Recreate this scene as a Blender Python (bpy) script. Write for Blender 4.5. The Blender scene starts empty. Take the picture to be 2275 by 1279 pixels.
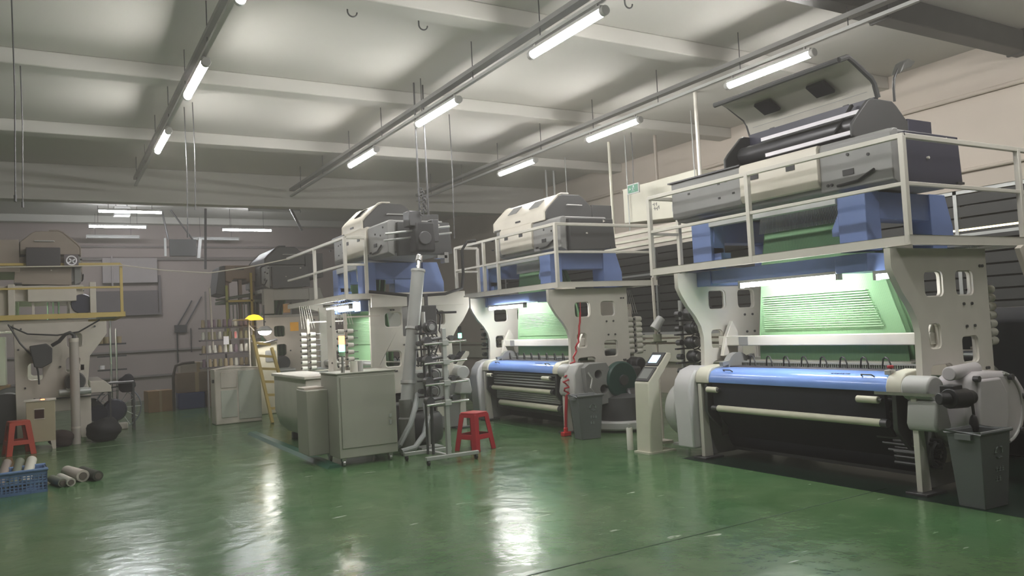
import bpy, bmesh, math, random
from mathutils import Vector, Matrix, Quaternion
from mathutils.geometry import tessellate_polygon
random.seed(7)
PI = math.pi
SC = bpy.context.scene
COL = SC.collection

# ------------------------------------------------------------------ materials
MATS = {}
def M(name, col, rough=.5, metal=0., var=.10, vs=5., bump=0., bs=60., emit=None, coat=0.):
    if name in MATS: return MATS[name]
    m = bpy.data.materials.new(name); m.use_nodes = True
    nt = m.node_tree; N = nt.nodes; L = nt.links
    b = N['Principled BSDF']
    b.inputs['Roughness'].default_value = rough
    b.inputs['Metallic'].default_value = metal
    if coat: b.inputs['Coat Weight'].default_value = coat
    tc = N.new('ShaderNodeTexCoord')
    nz = N.new('ShaderNodeTexNoise'); nz.inputs['Scale'].default_value = vs; nz.inputs['Detail'].default_value = 4
    L.new(tc.outputs['Object'], nz.inputs['Vector'])
    mx = N.new('ShaderNodeMix'); mx.data_type = 'RGBA'
    mx.inputs[6].default_value = (*[c * (1 - var) for c in col], 1)
    mx.inputs[7].default_value = (*[min(1, c * (1 + var)) for c in col], 1)
    L.new(nz.outputs['Fac'], mx.inputs[0]); L.new(mx.outputs[2], b.inputs['Base Color'])
    if bump:
        n2 = N.new('ShaderNodeTexNoise'); n2.inputs['Scale'].default_value = bs
        L.new(tc.outputs['Object'], n2.inputs['Vector'])
        bp = N.new('ShaderNodeBump'); bp.inputs['Strength'].default_value = bump; bp.inputs['Distance'].default_value = .01
        L.new(n2.outputs['Fac'], bp.inputs['Height']); L.new(bp.outputs['Normal'], b.inputs['Normal'])
    if emit:
        b.inputs['Emission Color'].default_value = (*emit[0], 1); b.inputs['Emission Strength'].default_value = emit[1]
    MATS[name] = m
    return m

white = M('white_paint', (.66, .63, .57), .42)
offwhite = M('old_white_paint', (.56, .51, .45), .5, var=.14)
cream = M('cream_paint', (.64, .62, .52), .5)
greige = M('cabinet_grey_paint', (.36, .36, .31), .45, var=.05)
jgrey = M('jacquard_dark_grey', (.062, .063, .064), .5)
mgrey = M('jacquard_mid_grey', (.25, .25, .245), .5, var=.2, vs=3)
lgrey = M('light_grey_paint', (.46, .46, .45), .42)
lilac = M('pale_lilac_grey_paint', (.60, .57, .59), .38)
housing_m = M('end_housing_paint', (.58, .57, .58), .4)
panelw = M('jacquard_cream_panel', (.66, .62, .54), .45)
navy = M('dark_navy_paint', (.035, .036, .06), .45)
black = M('black_plastic', (.018, .018, .02), .45)
rubber = M('black_rubber', (.012, .012, .013), .7)
blue = M('blue_gantry_paint', (.14, .205, .42), .42)
coverblue = M('blue_cover_paint', (.20, .34, .78), .22, coat=.3, var=.06)
steel = M('bare_steel', (.55, .55, .54), .3, .9)
chrome = M('polished_steel', (.72, .72, .72), .18, 1.)
galv = M('galvanised_steel', (.47, .48, .47), .45, .5)
darksteel = M('dark_steel', (.10, .10, .105), .4, .6)
cloth = M('navy_cloth', (.012, .013, .022), .8, var=.3, bump=.15, bs=400)
roll_w = M('cream_roller_cover', (.62, .60, .48), .6)
yarn_w = M('white_yarn', (.70, .68, .62), .85, bump=.3, bs=250)
yarn_g = M('green_warp_yarn', (.16, .30, .18), .8, bump=.3, bs=300)
red = M('red_plastic', (.42, .02, .03), .4)
oldred = M('worn_red_plastic', (.40, .045, .02), .45)
bingrey = M('bin_grey_plastic', (.13, .14, .145), .5)
bluep = M('blue_crate_plastic', (.13, .22, .42), .5)
card = M('brown_cardboard', (.30, .19, .10), .8, var=.15)
cardgrey = M('dull_cardboard', (.22, .16, .115), .8, var=.15)
yellow = M('yellow_paint', (.48, .35, .06), .5)
paleyellow = M('pale_yellow_paint', (.56, .42, .14), .5)
orange = M('orange_card', (.85, .42, .04), .6)
brown = M('brown_paint', (.24, .17, .12), .55)
hosegrey = M('grey_hose', (.30, .32, .32), .5, bump=.3, bs=90)
ductgrey = M('grey_duct', (.34, .35, .34), .42)
green_d = M('dark_green_paint', (.014, .055, .045), .35)
paper = M('white_paper', (.85, .82, .88), .7)
glassy = M('night_window_glass', (.012, .014, .014), .12, var=.3)
screen = M('lit_screen', (.1, .2, .3), .2, emit=((.30, .50, .75), 1.1))
lampm = M('lit_tube', (1, 1, 1), .4, emit=((1.0, .975, .935), 32.))
lampfar = M('lit_far_tube', (1, 1, 1), .4, emit=((.97, .98, 1.0), 30.))
lampwork = M('lit_work_lamp', (1, 1, 1), .4, emit=((1.0, .985, .94), 25.))
lampoff = M('unlit_tube', (.75, .75, .75), .4)
red_lit = M('lit_red_signal', (.9, .1, .02), .3, emit=((1.0, .13, .03), 5.))
green_lit = M('lit_green_signal', (.1, .8, .5), .3, emit=((.12, .9, .5), 2.2))
warm_lit = M('lit_warm_strip', (1, .8, .4), .3, emit=((1.0, .78, .36), 3.0))
wallm = M('cream_wall_plaster', (.60, .53, .46), .75, var=.10, vs=1.2, bump=.08, bs=12)
ceilm = M('ceiling_plaster', (.56, .545, .51), .8, var=.07, vs=.7, bump=.05, bs=9)
darkwall = M('far_wall_plaster', (.40, .34, .32), .8, var=.12, vs=1.)

def harness_mat():
    m = bpy.data.materials.new('green_harness_cord'); m.use_nodes = True
    N = m.node_tree.nodes; L = m.node_tree.links; b = N['Principled BSDF']
    tc = N.new('ShaderNodeTexCoord')
    w = N.new('ShaderNodeTexWave'); w.bands_direction = 'Y'; w.inputs['Scale'].default_value = 40; w.inputs['Distortion'].default_value = .6
    n = N.new('ShaderNodeTexNoise'); n.inputs['Scale'].default_value = 3.
    L.new(tc.outputs['Object'], w.inputs['Vector']); L.new(tc.outputs['Object'], n.inputs['Vector'])
    mx = N.new('ShaderNodeMix'); mx.data_type = 'RGBA'
    mx.inputs[6].default_value = (.22, .41, .22, 1); mx.inputs[7].default_value = (.32, .51, .29, 1)
    m2 = N.new('ShaderNodeMath'); m2.operation = 'MULTIPLY'
    L.new(w.outputs['Fac'], m2.inputs[0]); L.new(n.outputs['Fac'], m2.inputs[1])
    L.new(m2.outputs[0], mx.inputs[0]); L.new(mx.outputs[2], b.inputs['Base Color'])
    b.inputs['Roughness'].default_value = .8
    return m
harnessm = harness_mat()

def floor_mat():
    m = bpy.data.materials.new('green_epoxy_floor'); m.use_nodes = True
    N = m.node_tree.nodes; L = m.node_tree.links; b = N['Principled BSDF']
    tc = N.new('ShaderNodeTexCoord')
    def noise(scale, vec=None, detail=5, rough=.6, dist=0):
        n = N.new('ShaderNodeTexNoise'); n.inputs['Scale'].default_value = scale; n.inputs['Detail'].default_value = detail
        n.inputs['Roughness'].default_value = rough; n.inputs['Distortion'].default_value = dist
        L.new(vec or tc.outputs['Object'], n.inputs['Vector']); return n
    def ramp(src, p0, p1, c0, c1):
        r = N.new('ShaderNodeValToRGB'); e = r.color_ramp.elements
        e[0].position = p0; e[0].color = (*c0, 1); e[1].position = p1; e[1].color = (*c1, 1)
        L.new(src, r.inputs['Fac']); return r
    def mixc(f, a, bb):
        x = N.new('ShaderNodeMix'); x.data_type = 'RGBA'
        for s, i in ((f, 0), (a, 6), (bb, 7)):
            if isinstance(s, tuple): x.inputs[i].default_value = (*s, 1)
            elif isinstance(s, float): x.inputs[i].default_value = s
            else: L.new(s, x.inputs[i])
        return x.outputs[2]
    big = noise(.55, dist=.4); mid = noise(3.2); fine = noise(24.)
    c1 = ramp(big.outputs['Fac'], .35, .68, (.062, .150, .060), (.110, .165, .078))
    c2 = ramp(mid.outputs['Fac'], .40, .75, (.052, .138, .050), (.118, .185, .088))
    c = mixc(.42, c1.outputs[0], c2.outputs[0])
    # pale scuffs: short strokes with their own shape
    mp = N.new('ShaderNodeMapping'); mp.inputs['Rotation'].default_value = (0, 0, .9); mp.inputs['Scale'].default_value = (2.2, 11., 1)
    L.new(tc.outputs['Object'], mp.inputs['Vector'])
    sc1 = noise(1.3, mp.outputs['Vector'], 3, .55)
    s1 = ramp(sc1.outputs['Fac'], .70, .73, (0, 0, 0), (1, 1, 1))
    mp2 = N.new('ShaderNodeMapping'); mp2.inputs['Rotation'].default_value = (0, 0, -.5); mp2.inputs['Scale'].default_value = (14., 3., 1)
    L.new(tc.outputs['Object'], mp2.inputs['Vector'])
    sc2 = noise(1.1, mp2.outputs['Vector'], 4, .6)
    s2 = ramp(sc2.outputs['Fac'], .72, .77, (0, 0, 0), (.6, .6, .6))
    ms = N.new('ShaderNodeMath'); ms.operation = 'MAXIMUM'
    L.new(s1.outputs[0], ms.inputs[0]); L.new(s2.outputs[0], ms.inputs[1])
    c = mixc(ms.outputs[0], c, (.42, .46, .38))
    dk = ramp(noise(5.5, None, 6, .7).outputs['Fac'], .62, .85, (0, 0, 0), (.35, .35, .35))
    c = mixc(dk.outputs[0], c, (.030, .060, .032))
    L.new(c, b.inputs['Base Color'])
    rr = N.new('ShaderNodeMapRange'); rr.inputs['To Min'].default_value = .13; rr.inputs['To Max'].default_value = .27
    rr.inputs['From Min'].default_value = .3; rr.inputs['From Max'].default_value = .7
    L.new(mid.outputs['Fac'], rr.inputs['Value']); L.new(rr.outputs[0], b.inputs['Roughness'])
    bn = noise(7., None, 3, .5); ad = N.new('ShaderNodeMath'); ad.operation = 'ADD'
    fs = N.new('ShaderNodeMath'); fs.operation = 'MULTIPLY'; fs.inputs[1].default_value = .12
    L.new(fine.outputs['Fac'], fs.inputs[0]); L.new(bn.outputs['Fac'], ad.inputs[0]); L.new(fs.outputs[0], ad.inputs[1])
    bp = N.new('ShaderNodeBump'); bp.inputs['Strength'].default_value = .22; bp.inputs['Distance'].default_value = .02
    L.new(ad.outputs[0], bp.inputs['Height']); L.new(bp.outputs['Normal'], b.inputs['Normal'])
    b.inputs['Specular IOR Level'].default_value = .55
    return m
floorm = floor_mat()

# ------------------------------------------------------------------ mesh builder
def V(*a): return Vector(a)
def rr(x0, x1, z0, z1, r, n=4):
    pts = []
    for cx, cz, a0 in ((x1 - r, z1 - r, 0), (x0 + r, z1 - r, 90), (x0 + r, z0 + r, 180), (x1 - r, z0 + r, 270)):
        for i in range(n + 1):
            a = math.radians(a0 + 90 * i / n); pts.append((cx + r * math.cos(a), cz + r * math.sin(a)))
    return pts

class MB:
    def __init__(s, sx=1): s.v = []; s.f = []; s.sx = sx; s.cut = []
    def add(s, vs, fs):
        s.cut.append((len(s.v), len(s.f)))
        o = len(s.v); s.v += [(v[0] * s.sx, v[1], v[2]) for v in vs]; s.f += [tuple(i + o for i in f) for f in fs]; return s
    def box(s, x0, x1, y0, y1, z0, z1):
        return s.add([(x, y, z) for z in (z0, z1) for y in (y0, y1) for x in (x0, x1)],
                     [(0, 1, 3, 2), (4, 5, 7, 6), (0, 1, 5, 4), (2, 3, 7, 6), (0, 2, 6, 4), (1, 3, 7, 5)])
    def bar(s, p, q, w, h=None):
        h = h or w; p = V(*p); q = V(*q); d = (q - p).normalized()
        u = V(0, 0, 1) if abs(d.z) < .9 else V(0, 1, 0)
        a = d.cross(u).normalized() * w / 2; b = a.normalized().cross(d).normalized() * h / 2
        return s.add([c + i * a + j * b for c in (p, q) for j in (-1, 1) for i in (-1, 1)],
                     [(0, 1, 3, 2), (4, 5, 7, 6), (0, 1, 5, 4), (2, 3, 7, 6), (0, 2, 6, 4), (1, 3, 7, 5)])
    def cyl(s, p, q, r, n=16, r2=None):
        r2 = r if r2 is None else r2; p = V(*p); q = V(*q); d = (q - p).normalized()
        u = V(0, 0, 1) if abs(d.z) < .9 else V(1, 0, 0)
        a = d.cross(u).normalized(); b = d.cross(a)
        vs = []
        for c, rad in ((p, r), (q, r2)):
            vs += [c + rad * (math.cos(t) * a + math.sin(t) * b) for t in [2 * PI * i / n for i in range(n)]]
        return s.add(vs, [(i, (i + 1) % n, n + (i + 1) % n, n + i) for i in range(n)] + [tuple(range(n)), tuple(range(n, 2 * n))])
    def tube(s, pts, r, n=8, closed=False):
        P = [V(*p) for p in pts]; m = len(P); vs = []; prev = None
        for i, p in enumerate(P):
            a = P[i - 1] if (i or closed) else p; b = P[(i + 1) % m] if (i < m - 1 or closed) else p
            d = (b - a).normalized()
            if prev is None:
                u = V(0, 0, 1) if abs(d.z) < .9 else V(1, 0, 0); e = d.cross(u).normalized()
            else: e = (prev - d * prev.dot(d)).normalized()
            prev = e; f = d.cross(e)
            rad = r[i] if isinstance(r, (list, tuple)) else r
            vs += [p + rad * (math.cos(2 * PI * k / n) * e + math.sin(2 * PI * k / n) * f) for k in range(n)]
        fs = []
        for i in range(m if closed else m - 1):
            j = (i + 1) % m
            fs += [(i * n + k, i * n + (k + 1) % n, j * n + (k + 1) % n, j * n + k) for k in range(n)]
        if not closed: fs += [tuple(range(n)), tuple(range((m - 1) * n, m * n))]
        return s.add(vs, fs)
    def prism(s, pts, axis, a, b, holes=()):
        """extrude a 2D outline with holes; axis Y: points are (x,z), X: (y,z), Z: (x,y)"""
        def P(p, t): return {'Y': (p[0], t, p[1]), 'X': (t, p[0], p[1]), 'Z': (p[0], p[1], t)}[axis]
        loops = [list(pts)] + [list(h) for h in holes]
        flat = [p for l in loops for p in l]; n = len(flat)
        if holes:
            tris = [tuple(t) for t in tessellate_polygon([[V(p[0], p[1], 0) for p in l] for l in loops])]
        else: tris = [tuple(range(n))]
        vs = [P(p, a) for p in flat] + [P(p, b) for p in flat]
        fs = tris + [tuple(i + n for i in t) for t in tris]
        o = 0
        for l in loops:
            k = len(l); fs += [(o + i, o + (i + 1) % k, n + o + (i + 1) % k, n + o + i) for i in range(k)]; o += k
        return s.add(vs, fs)
    def lathe(s, prof, c, axis='Z', n=24):
        vs = []; m = len(prof)
        for r, h in prof:
            for i in range(n):
                t = 2 * PI * i / n; x, y = r * math.cos(t), r * math.sin(t)
                vs.append({'Z': (c[0] + x, c[1] + y, c[2] + h), 'Y': (c[0] + x, c[1] + h, c[2] + y), 'X': (c[0] + h, c[1] + x, c[2] + y)}[axis])
        fs = [(j * n + i, j * n + (i + 1) % n, (j + 1) * n + (i + 1) % n, (j + 1) * n + i) for j in range(m - 1) for i in range(n)]
        if prof[0][0] > 1e-6: fs.append(tuple(range(n)))
        if prof[-1][0] > 1e-6: fs.append(tuple(range((m - 1) * n, m * n)))
        return s.add(vs, fs)
    def torus(s, c, R, r, axis='Y', n=28, k=8, a0=0, a1=360):
        full = abs(a1 - a0) >= 360
        pts = []
        for i in range(n if full else n + 1):
            t = math.radians(a0 + (a1 - a0) * i / n); x, y = R * math.cos(t), R * math.sin(t)
            pts.append({'Z': (c[0] + x, c[1] + y, c[2]), 'Y': (c[0] + x, c[1], c[2] + y), 'X': (c[0], c[1] + x, c[2] + y)}[axis])
        return s.tube(pts, r, k, full)
    def ell(s, c, rx, ry, rz, n=14, m=9):
        prof = []
        vs = []; fs = []
        for j in range(m + 1):
            ph = -PI / 2 + PI * j / m
            for i in range(n):
                t = 2 * PI * i / n
                vs.append((c[0] + rx * math.cos(ph) * math.cos(t), c[1] + ry * math.cos(ph) * math.sin(t), c[2] + rz * math.sin(ph)))
        fs = [(j * n + i, j * n + (i + 1) % n, (j + 1) * n + (i + 1) % n, (j + 1) * n + i) for j in range(m) for i in range(n)]
        return s.add(vs, fs)
    def build_each(s, name, mat, parent=None, **kw):
        """every shape added becomes an object of its own"""
        ends = s.cut[1:] + [(len(s.v), len(s.f))]; out = []
        for (v0, f0), (v1, f1) in zip(s.cut, ends):
            m = MB(); m.v = s.v[v0:v1]; m.f = [tuple(i - v0 for i in f) for f in s.f[f0:f1]]
            out.append(m.build(name, mat, parent, **kw))
        return out
    def build(s, name, mat, parent=None, bev=0., ang=35, seg=2, loc=None):
        bm = bmesh.new()
        bv = [bm.verts.new(v) for v in s.v]
        for f in s.f:
            try: bm.faces.new([bv[i] for i in f])
            except ValueError: pass
        bmesh.ops.remove_doubles(bm, verts=bm.verts, dist=1e-6)
        bmesh.ops.recalc_face_normals(bm, faces=bm.faces)
        me = bpy.data.meshes.new(name); bm.to_mesh(me); bm.free()
        me.materials.append(mat)
        me.polygons.foreach_set('use_smooth', [True] * len(me.polygons))
        me.set_sharp_from_angle(angle=math.radians(ang))
        o = bpy.data.objects.new(name, me); COL.objects.link(o)
        if parent is not None: o.parent = parent
        if loc: o.location = loc
        if bev:
            md = o.modifiers.new('bevel', 'BEVEL'); md.width = bev; md.segments = seg; md.limit_method = 'ANGLE'; md.angle_limit = math.radians(40)
            md.harden_normals = False
        return o

def thing(name, label, cat, loc=(0, 0, 0), rotz=0., group=None):
    o = bpy.data.objects.new(name, None); o.empty_display_size = .1; COL.objects.link(o)
    o.location = loc; o.rotation_euler = (0, 0, rotz)
    return tag(o, label, cat, group)
def tag(o, label, cat, group=None):
    o['label'] = label; o['category'] = cat
    if group: o['group'] = group
    return o
def struct(o):
    o['kind'] = 'structure'; return o
def stuff(o):
    o['kind'] = 'stuff'; return o
def text_mesh(name, body, size, mat, parent, loc, rot, extrude=.0008):
    cu = bpy.data.curves.new(name, 'FONT'); cu.body = body; cu.size = size; cu.extrude = extrude; cu.align_x = 'CENTER'; cu.align_y = 'CENTER'
    o = bpy.data.objects.new(name, cu); COL.objects.link(o); o.data.materials.append(mat)
    o.parent = parent; o.location = loc; o.rotation_euler = rot
    return o
def dup(o, loc, rotz=None, label=None, group=None):
    r = o.copy(); COL.objects.link(r); r.location = loc
    if rotz is not None: r.rotation_euler = (0, 0, rotz)
    if label: r['label'] = label
    if group: r['group'] = group
    for ch in o.children:
        c = ch.copy(); COL.objects.link(c); c.parent = r
        for g in ch.children:
            d = g.copy(); COL.objects.link(d); d.parent = c
    return r
EXPOSURE = 1.95
# ------------------------------------------------------------------ camera (a phone held at 1.5 m)
cam = bpy.data.cameras.new('camera'); cam.sensor_width = 36; cam.lens = 36 * 1755.32 / 2275; cam.clip_start = .05; cam.clip_end = 200
co = bpy.data.objects.new('camera', cam); COL.objects.link(co); SC.camera = co
yaw, pit, rol = .530750366, .0462354359, -.0513501519
fwd = V(math.sin(yaw) * math.cos(pit), math.cos(yaw) * math.cos(pit), math.sin(pit))
rt = V(math.cos(yaw), -math.sin(yaw), 0); up = rt.cross(fwd)
r2 = math.cos(rol) * rt + math.sin(rol) * up; u2 = -math.sin(rol) * rt + math.cos(rol) * up
mw = Matrix((r2, u2, -fwd)).transposed().to_4x4(); mw.translation = V(0, 0, 1.5)
co.matrix_world = mw

# ------------------------------------------------------------------ room shell
FX0, FX1, FY0, FY1 = -9., 10.5, -5., 23.
ZC = 4.78
struct(MB().box(FX0, FX1, FY0, FY1, -.2, 0).build('floor', floorm))
struct(MB().box(FX0 - .2, FX1 + .2, FY0 - .2, FY1 + .2, ZC, ZC + .2).build('ceiling', ceilm))
struct(MB().box(FX0, FX1, FY1, FY1 + .2, 0, ZC).build('wall_back', darkwall))
struct(MB().box(FX0 - .2, FX0, FY0, FY1, 0, ZC).build('wall_left', wallm))
struct(MB().box(FX0, FX1, FY0 - .2, FY0, 0, ZC).build('wall_front', wallm))
# right wall with a long band of windows
WZ0, WZ1 = 1.15, 2.98
w = MB(); w.box(FX1, FX1 + .2, FY0, FY1, 0, WZ0).box(FX1, FX1 + .2, FY0, FY1, WZ1, ZC)
piers = [(-5., -3.4), (.9, 1.5), (7.6, 8.0), (13.6, 14.2), (19.6, 23.)]
for a, b in piers: w.box(FX1, FX1 + .2, a, b, WZ0, WZ1)
struct(w.build('wall_right', wallm))
for k in range(4):
    a, b = piers[k][1], piers[k + 1][0]
    root = bpy.data.objects.new('window_%d' % (k + 1), None); COL.objects.link(root); root.location = (FX1, a, WZ0); struct(root)
    f = MB(); n = 4; L_ = b - a; H = WZ1 - WZ0
    f.box(.02, .09, 0, L_, 0, .05).box(.02, .09, 0, L_, H - .05, H)
    for i in range(n + 1):
        y = min(max(L_ * i / n, .025), L_ - .025); f.box(.02, .09, y - .025, y + .025, 0, H)
    f.box(.03, .08, 0, L_, H * .66, H * .66 + .04)
    f.build('frame', galv, root)
    MB().box(.10, .11, 0, L_, 0, H).build('pane', glassy, root)
    g = MB()
    for i in range(11):
        z = .10 + i * .16; g.bar((.045, 0, z), (.045, L_, z), .02, .135)
    g.build('louvre', M('grey_louvre', (.055, .055, .053), .6), root)
    if k == 1: MB().box(.06, .075, 1.8, 4.9, 1.29, 1.315).build('lit_gap', warm_lit, root)
    MB().box(-.06, .0, 0, L_, -.05, 0).build('sill', cream, root)
# pipes clipped along the right wall
for i, (z, r) in enumerate(((4.19, .03), (3.22, .025))):
    p = MB().cyl((FX1 - .05, -3, z), (FX1 - .05, 15.5, z), r, 10)
    for y in range(-2, 16, 3): p.box(FX1 - .09, FX1, y, y + .04, z - .04, z + .04)
    struct(p.build('trim_%d' % (i + 1), wallm))
# cream panelled dado on the right wall under the windows
struct(MB().box(FX1 - .12, FX1, 8, 22, .62, .96).box(FX1 - .1, FX1, 8, 22, 1.0, 1.06).build('trim_3', cream, bev=.01))
# warm lit strip far outside the louvres of the nearest window
# concrete beams
k = 4
def beam(x0, x1, y0, y1, z0, mat=ceilm):
    global k
    struct(MB().box(x0, x1, y0, y1, z0, ZC).build('ceiling_beam_%d' % (k - 3), mat, bev=.012)); k += 1
for y in (.7, 3.8, 6.88, 9.94, 13.06, 19.3, 22.3): beam(FX0, FX1, y, y + .28, 4.60)
beam(FX0, FX1, 16.1, 16.4, 4.13)                                     # deep downstand where the far hall begins
# dark steel cable trunk crossing near the camera
t = MB().box(7.25, FX1, 4.95, 5.15, 4.50, 4.76).box(5.2, 7.25, 4.95, 5.15, 4.535, 4.76)
for x in (7.62, 10.3): t.box(x, x + .05, 4.93, 5.17, 4.49, 4.78)
tag(t.build('steel_ceiling_girder', M('dark_grey_trunk', (.055, .055, .052), .5), bev=.01), 'dark grey steel girder running across the ceiling above the open lid', 'girder')
# painted shadow patch and control joints in the floor: thin saw cuts
j = MB().bar((1.0, 4.12, .0006), (5.9, 4.15, .0006), .012, .0012)
struct(MB().bar((-6, 13.42, .0006), (5.0, 13.30, .0006), .02, .0012).build('trim_6', M('pale_floor_line', (.22, .25, .19), .6)))
struct(MB().box(5.72, 7.9, 2.2, 6.40, .0002, .0012).build('trim_7', M('painted_bay_shadow', (.010, .026, .017), .3)))  # shadow under the nearest loom, painted as a thin dark sheet on the floor
j.bar((5.85, 8.3, .0006), (5.85, 16, .0006), .012, .0012)
struct(j.build('trim_4', M('floor_joint', (.02, .045, .022), .8)))
# raised green cable cover on the floor beside the control cabinets
tag(MB().prism([(-.09, 0), (.09, 0), (.05, .035), (-.05, .035)], 'Y', 8.75, 12.9).build('cable_cover', M('green_cover', (.03, .11, .07), .45), loc=(2.72, 0, 0)),
    'raised dark green cable cover on the floor beside the grey control cabinet', 'cable cover')

# ------------------------------------------------------------------ tube lights on rails
def rail(x, y0, y1, label):
    m = MB().box(-.022, .022, y0, y1, 4.30, 4.335)
    tr = MB().box(-.03, .07, y0, y1, 4.42, 4.47)
    r = thing('light_rail', label, 'light rail', (x, 0, 0))
    m.build('channel', galv, r)
    tr.build('cable_trough', mgrey, r)
    h = MB(); y = y0 + .3
    while y < y1: h.cyl((0, y, 4.335), (0, y, ZC), .006, 6); y += 1.45
    h.build_each('hanger', darksteel, r)
    return r
def light(x, y, label, first=[None], mat=None, group='tube lights on the rails'):
    if first[0] is None:
        t = thing('tube_light', label, 'tube light', (x, y, 4.2), 0, group)
        MB().prism([(-.044, .026), (.044, .026), (.036, .062), (-.036, .062)], 'Y', 0, 1.2).build('housing', lgrey, t)
        MB().cyl((0, .02, .0), (0, 1.18, .0), .034, 18).build('tube', lampm, t, ang=60)
        for y0, y1 in ((-.035, .02), (1.18, 1.235)):
            MB().cyl((0, y0, .008), (0, y1, .008), .046, 14).build('end_cap', lgrey, t, bev=.006)
        for yy in (.08, 1.12):
            MB().box(-.012, .012, yy, yy + .015, .05, .105).build('bracket', steel, t)
        first[0] = t; return t
    return dup(first[0], (x, y, 4.2), None, label, group)
rail(1.37, -4, 15.4, 'bare metal light rail above the aisle past the old loom')
rail(4.26, -4, 15.9, 'bare metal light rail whose tubes run over the third loom hood')
rail(7.03, -4, 15.9, 'bare metal light rail whose tubes run past the open lid')
lab1 = {5.2: 'caged tube light at the top edge, nearest on the left rail', 8.02: 'second lit tube light on the left rail', 10.85: 'third lit tube light on the left rail, smallest there'}
lab2 = {5.42: 'large lit tube light on the middle rail, nearest the top edge', 8.3: 'second lit tube light along the middle rail', 11.05: 'far lit tube light on the middle rail, above the middle loom'}
lab3 = {5.45: 'lit tube light just in front of the raised machine lid', 8.3: 'lit tube light on the right rail, second from the raised lid', 11.0: 'far lit tube light on the right rail, nearest the back beam'}
for x, d in ((1.37, lab1), (4.26, lab2), (7.03, lab3)):
    for y, l in d.items(): light(x, y, l)
for x, ys in ((4.26, (2.55,)), (7.03, (2.55, -.3))):
    for y in ys: light(x, y, 'lit tube light on the %s rail, nearest the camera and out of the frame' % ('middle' if x < 5 else 'right') if y > 0 else 'lit tube light at the near end of the right rail, out of the frame')
# far hall lights run across
def farlight(x, y, z, label, on=True, first={}):
    if on not in first:
        t = thing('tube_light', label, 'tube light', (x, y, z), 0, 'tube lights across the far hall')
        MB().box(0, 1.2, -.03, .03, .012, .05).build('housing', lgrey, t, bev=.004)
        MB().cyl((.02, 0, -.006), (1.18, 0, -.006), .026, 12).build('tube', lampfar if on else lampoff, t)
        for s in (0, 1.18): MB().box(s, s + .02, -.034, .034, -.04, .05).build('end_cap', lgrey, t)
        h = MB()
        for s in (.2, 1.0): h.cyl((s, 0, .05), (s, 0, ZC - z), .005, 6)
        h.build_each('hanger', darksteel, t)
        first[on] = t; return t
    return dup(first[on], (x, y, z), None, label)
farlight(.87, 17.7, 4.2, 'lit tube light in the far hall, upper one over the left machine')
farlight(.79, 20., 4.2, 'lit tube light in the far hall, lower of the two on the left')
farlight(3.65, 20., 4.17, 'lit tube light in the far hall, above the yellow ladder')
farlight(-4.0, 18.5, 4.2, 'lit tube light in the far hall outside the left edge')
farlight(.82, 22.0, 4.2, 'unlit tube light in the far hall below two lit ones', False)
farlight(4.0, 18.6, 4.45, 'unlit tube light high in the far hall by the downstand beam', False)
farlight(3.3, 22.2, 4.2, 'unlit tube light in the far hall, dim strip near the back wall', False)

# hanging poles, cords
def rod(name, cat, p, q, r, mat, label, group=None):
    return tag(MB().cyl(p, q, r, 8).build(name, mat), label, cat, group)
rod('hanging_pole', 'pole', (8.25, 8.46, ZC), (8.25, 8.46, 3.1), .028, white, 'white pole hanging from the ceiling nearest the raised lid', 'poles hanging above the duct')
rod('hanging_pole', 'pole', (9.04, 10.3, ZC), (9.04, 10.3, 3.84), .028, M('brown_grey_pole', (.30, .26, .22), .5), 'brownish pole hanging from the ceiling into the cream duct', 'poles hanging above the duct')
rod('hanging_pole', 'pole', (9.0, 11.53, ZC), (9.0, 11.53, 2.95), .028, cream, 'cream pole hanging from the ceiling left of the exit sign', 'poles hanging above the duct')
for i, (x, y) in enumerate(((8.9, 13.55), (9.06, 13.5))):
    rod('hanging_pole', 'pole', (x, y, ZC), (x, y, 2.9), .022, galv, ('left' if i == 0 else 'right') + ' one of two thin grey poles side by side behind the domed hood', 'thin twin poles')
cords = [((-.24, 8.37), 2.9, 'leftmost thin cord hanging from the ceiling at the left edge'), ((-.22, 10.0), 3.1, 'thin cord hanging second from the left edge'),
         ((1.76, 11.43), 3.35, 'thin cord hanging right of the left tube row'), ((1.69, 11.7), 3.0, 'thin cord hanging just left of its twin by the tube row'),
         ((5.29, 10.63), 2.9, 'thin cord hanging from the middle tube row'), ((8.63, 10.43), 3.75, 'thin cord hanging down to the exit sign')]
for (x, y), z, l in cords:
    m = MB().tube([(x, y, ZC), (x + .01, y, (ZC + z) / 2), (x - .005, y + .01, z)], .007, 6)
    if z < 3.6: m.cyl((x - .005, y + .01, z - .06), (x - .005, y + .01, z), .012, 8)
    tag(m.build('dangling_wire', darksteel), l, 'cord', 'cords hanging from the ceiling')
# small hooks left in the ceiling
for i, (x, y) in enumerate(((2.9, 7.1), (3.5, 7.55), (2.7, 7.5), (5.2, 6.2))):
    tag(MB().torus((x, y, ZC - .05), .05, .008, 'Y', 10, 6, 180, 360).cyl((x - .05, y, ZC - .05), (x - .05, y, ZC), .008, 6).build('ceiling_hook', darksteel),
        ['bent wire hook in the ceiling at top centre', 'small bent hook in the ceiling near the middle tubes', 'small dark hook below the bent wire hook', 'small hook right of the nearest middle tube'][i], 'hook', 'wire hooks in the ceiling')
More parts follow.
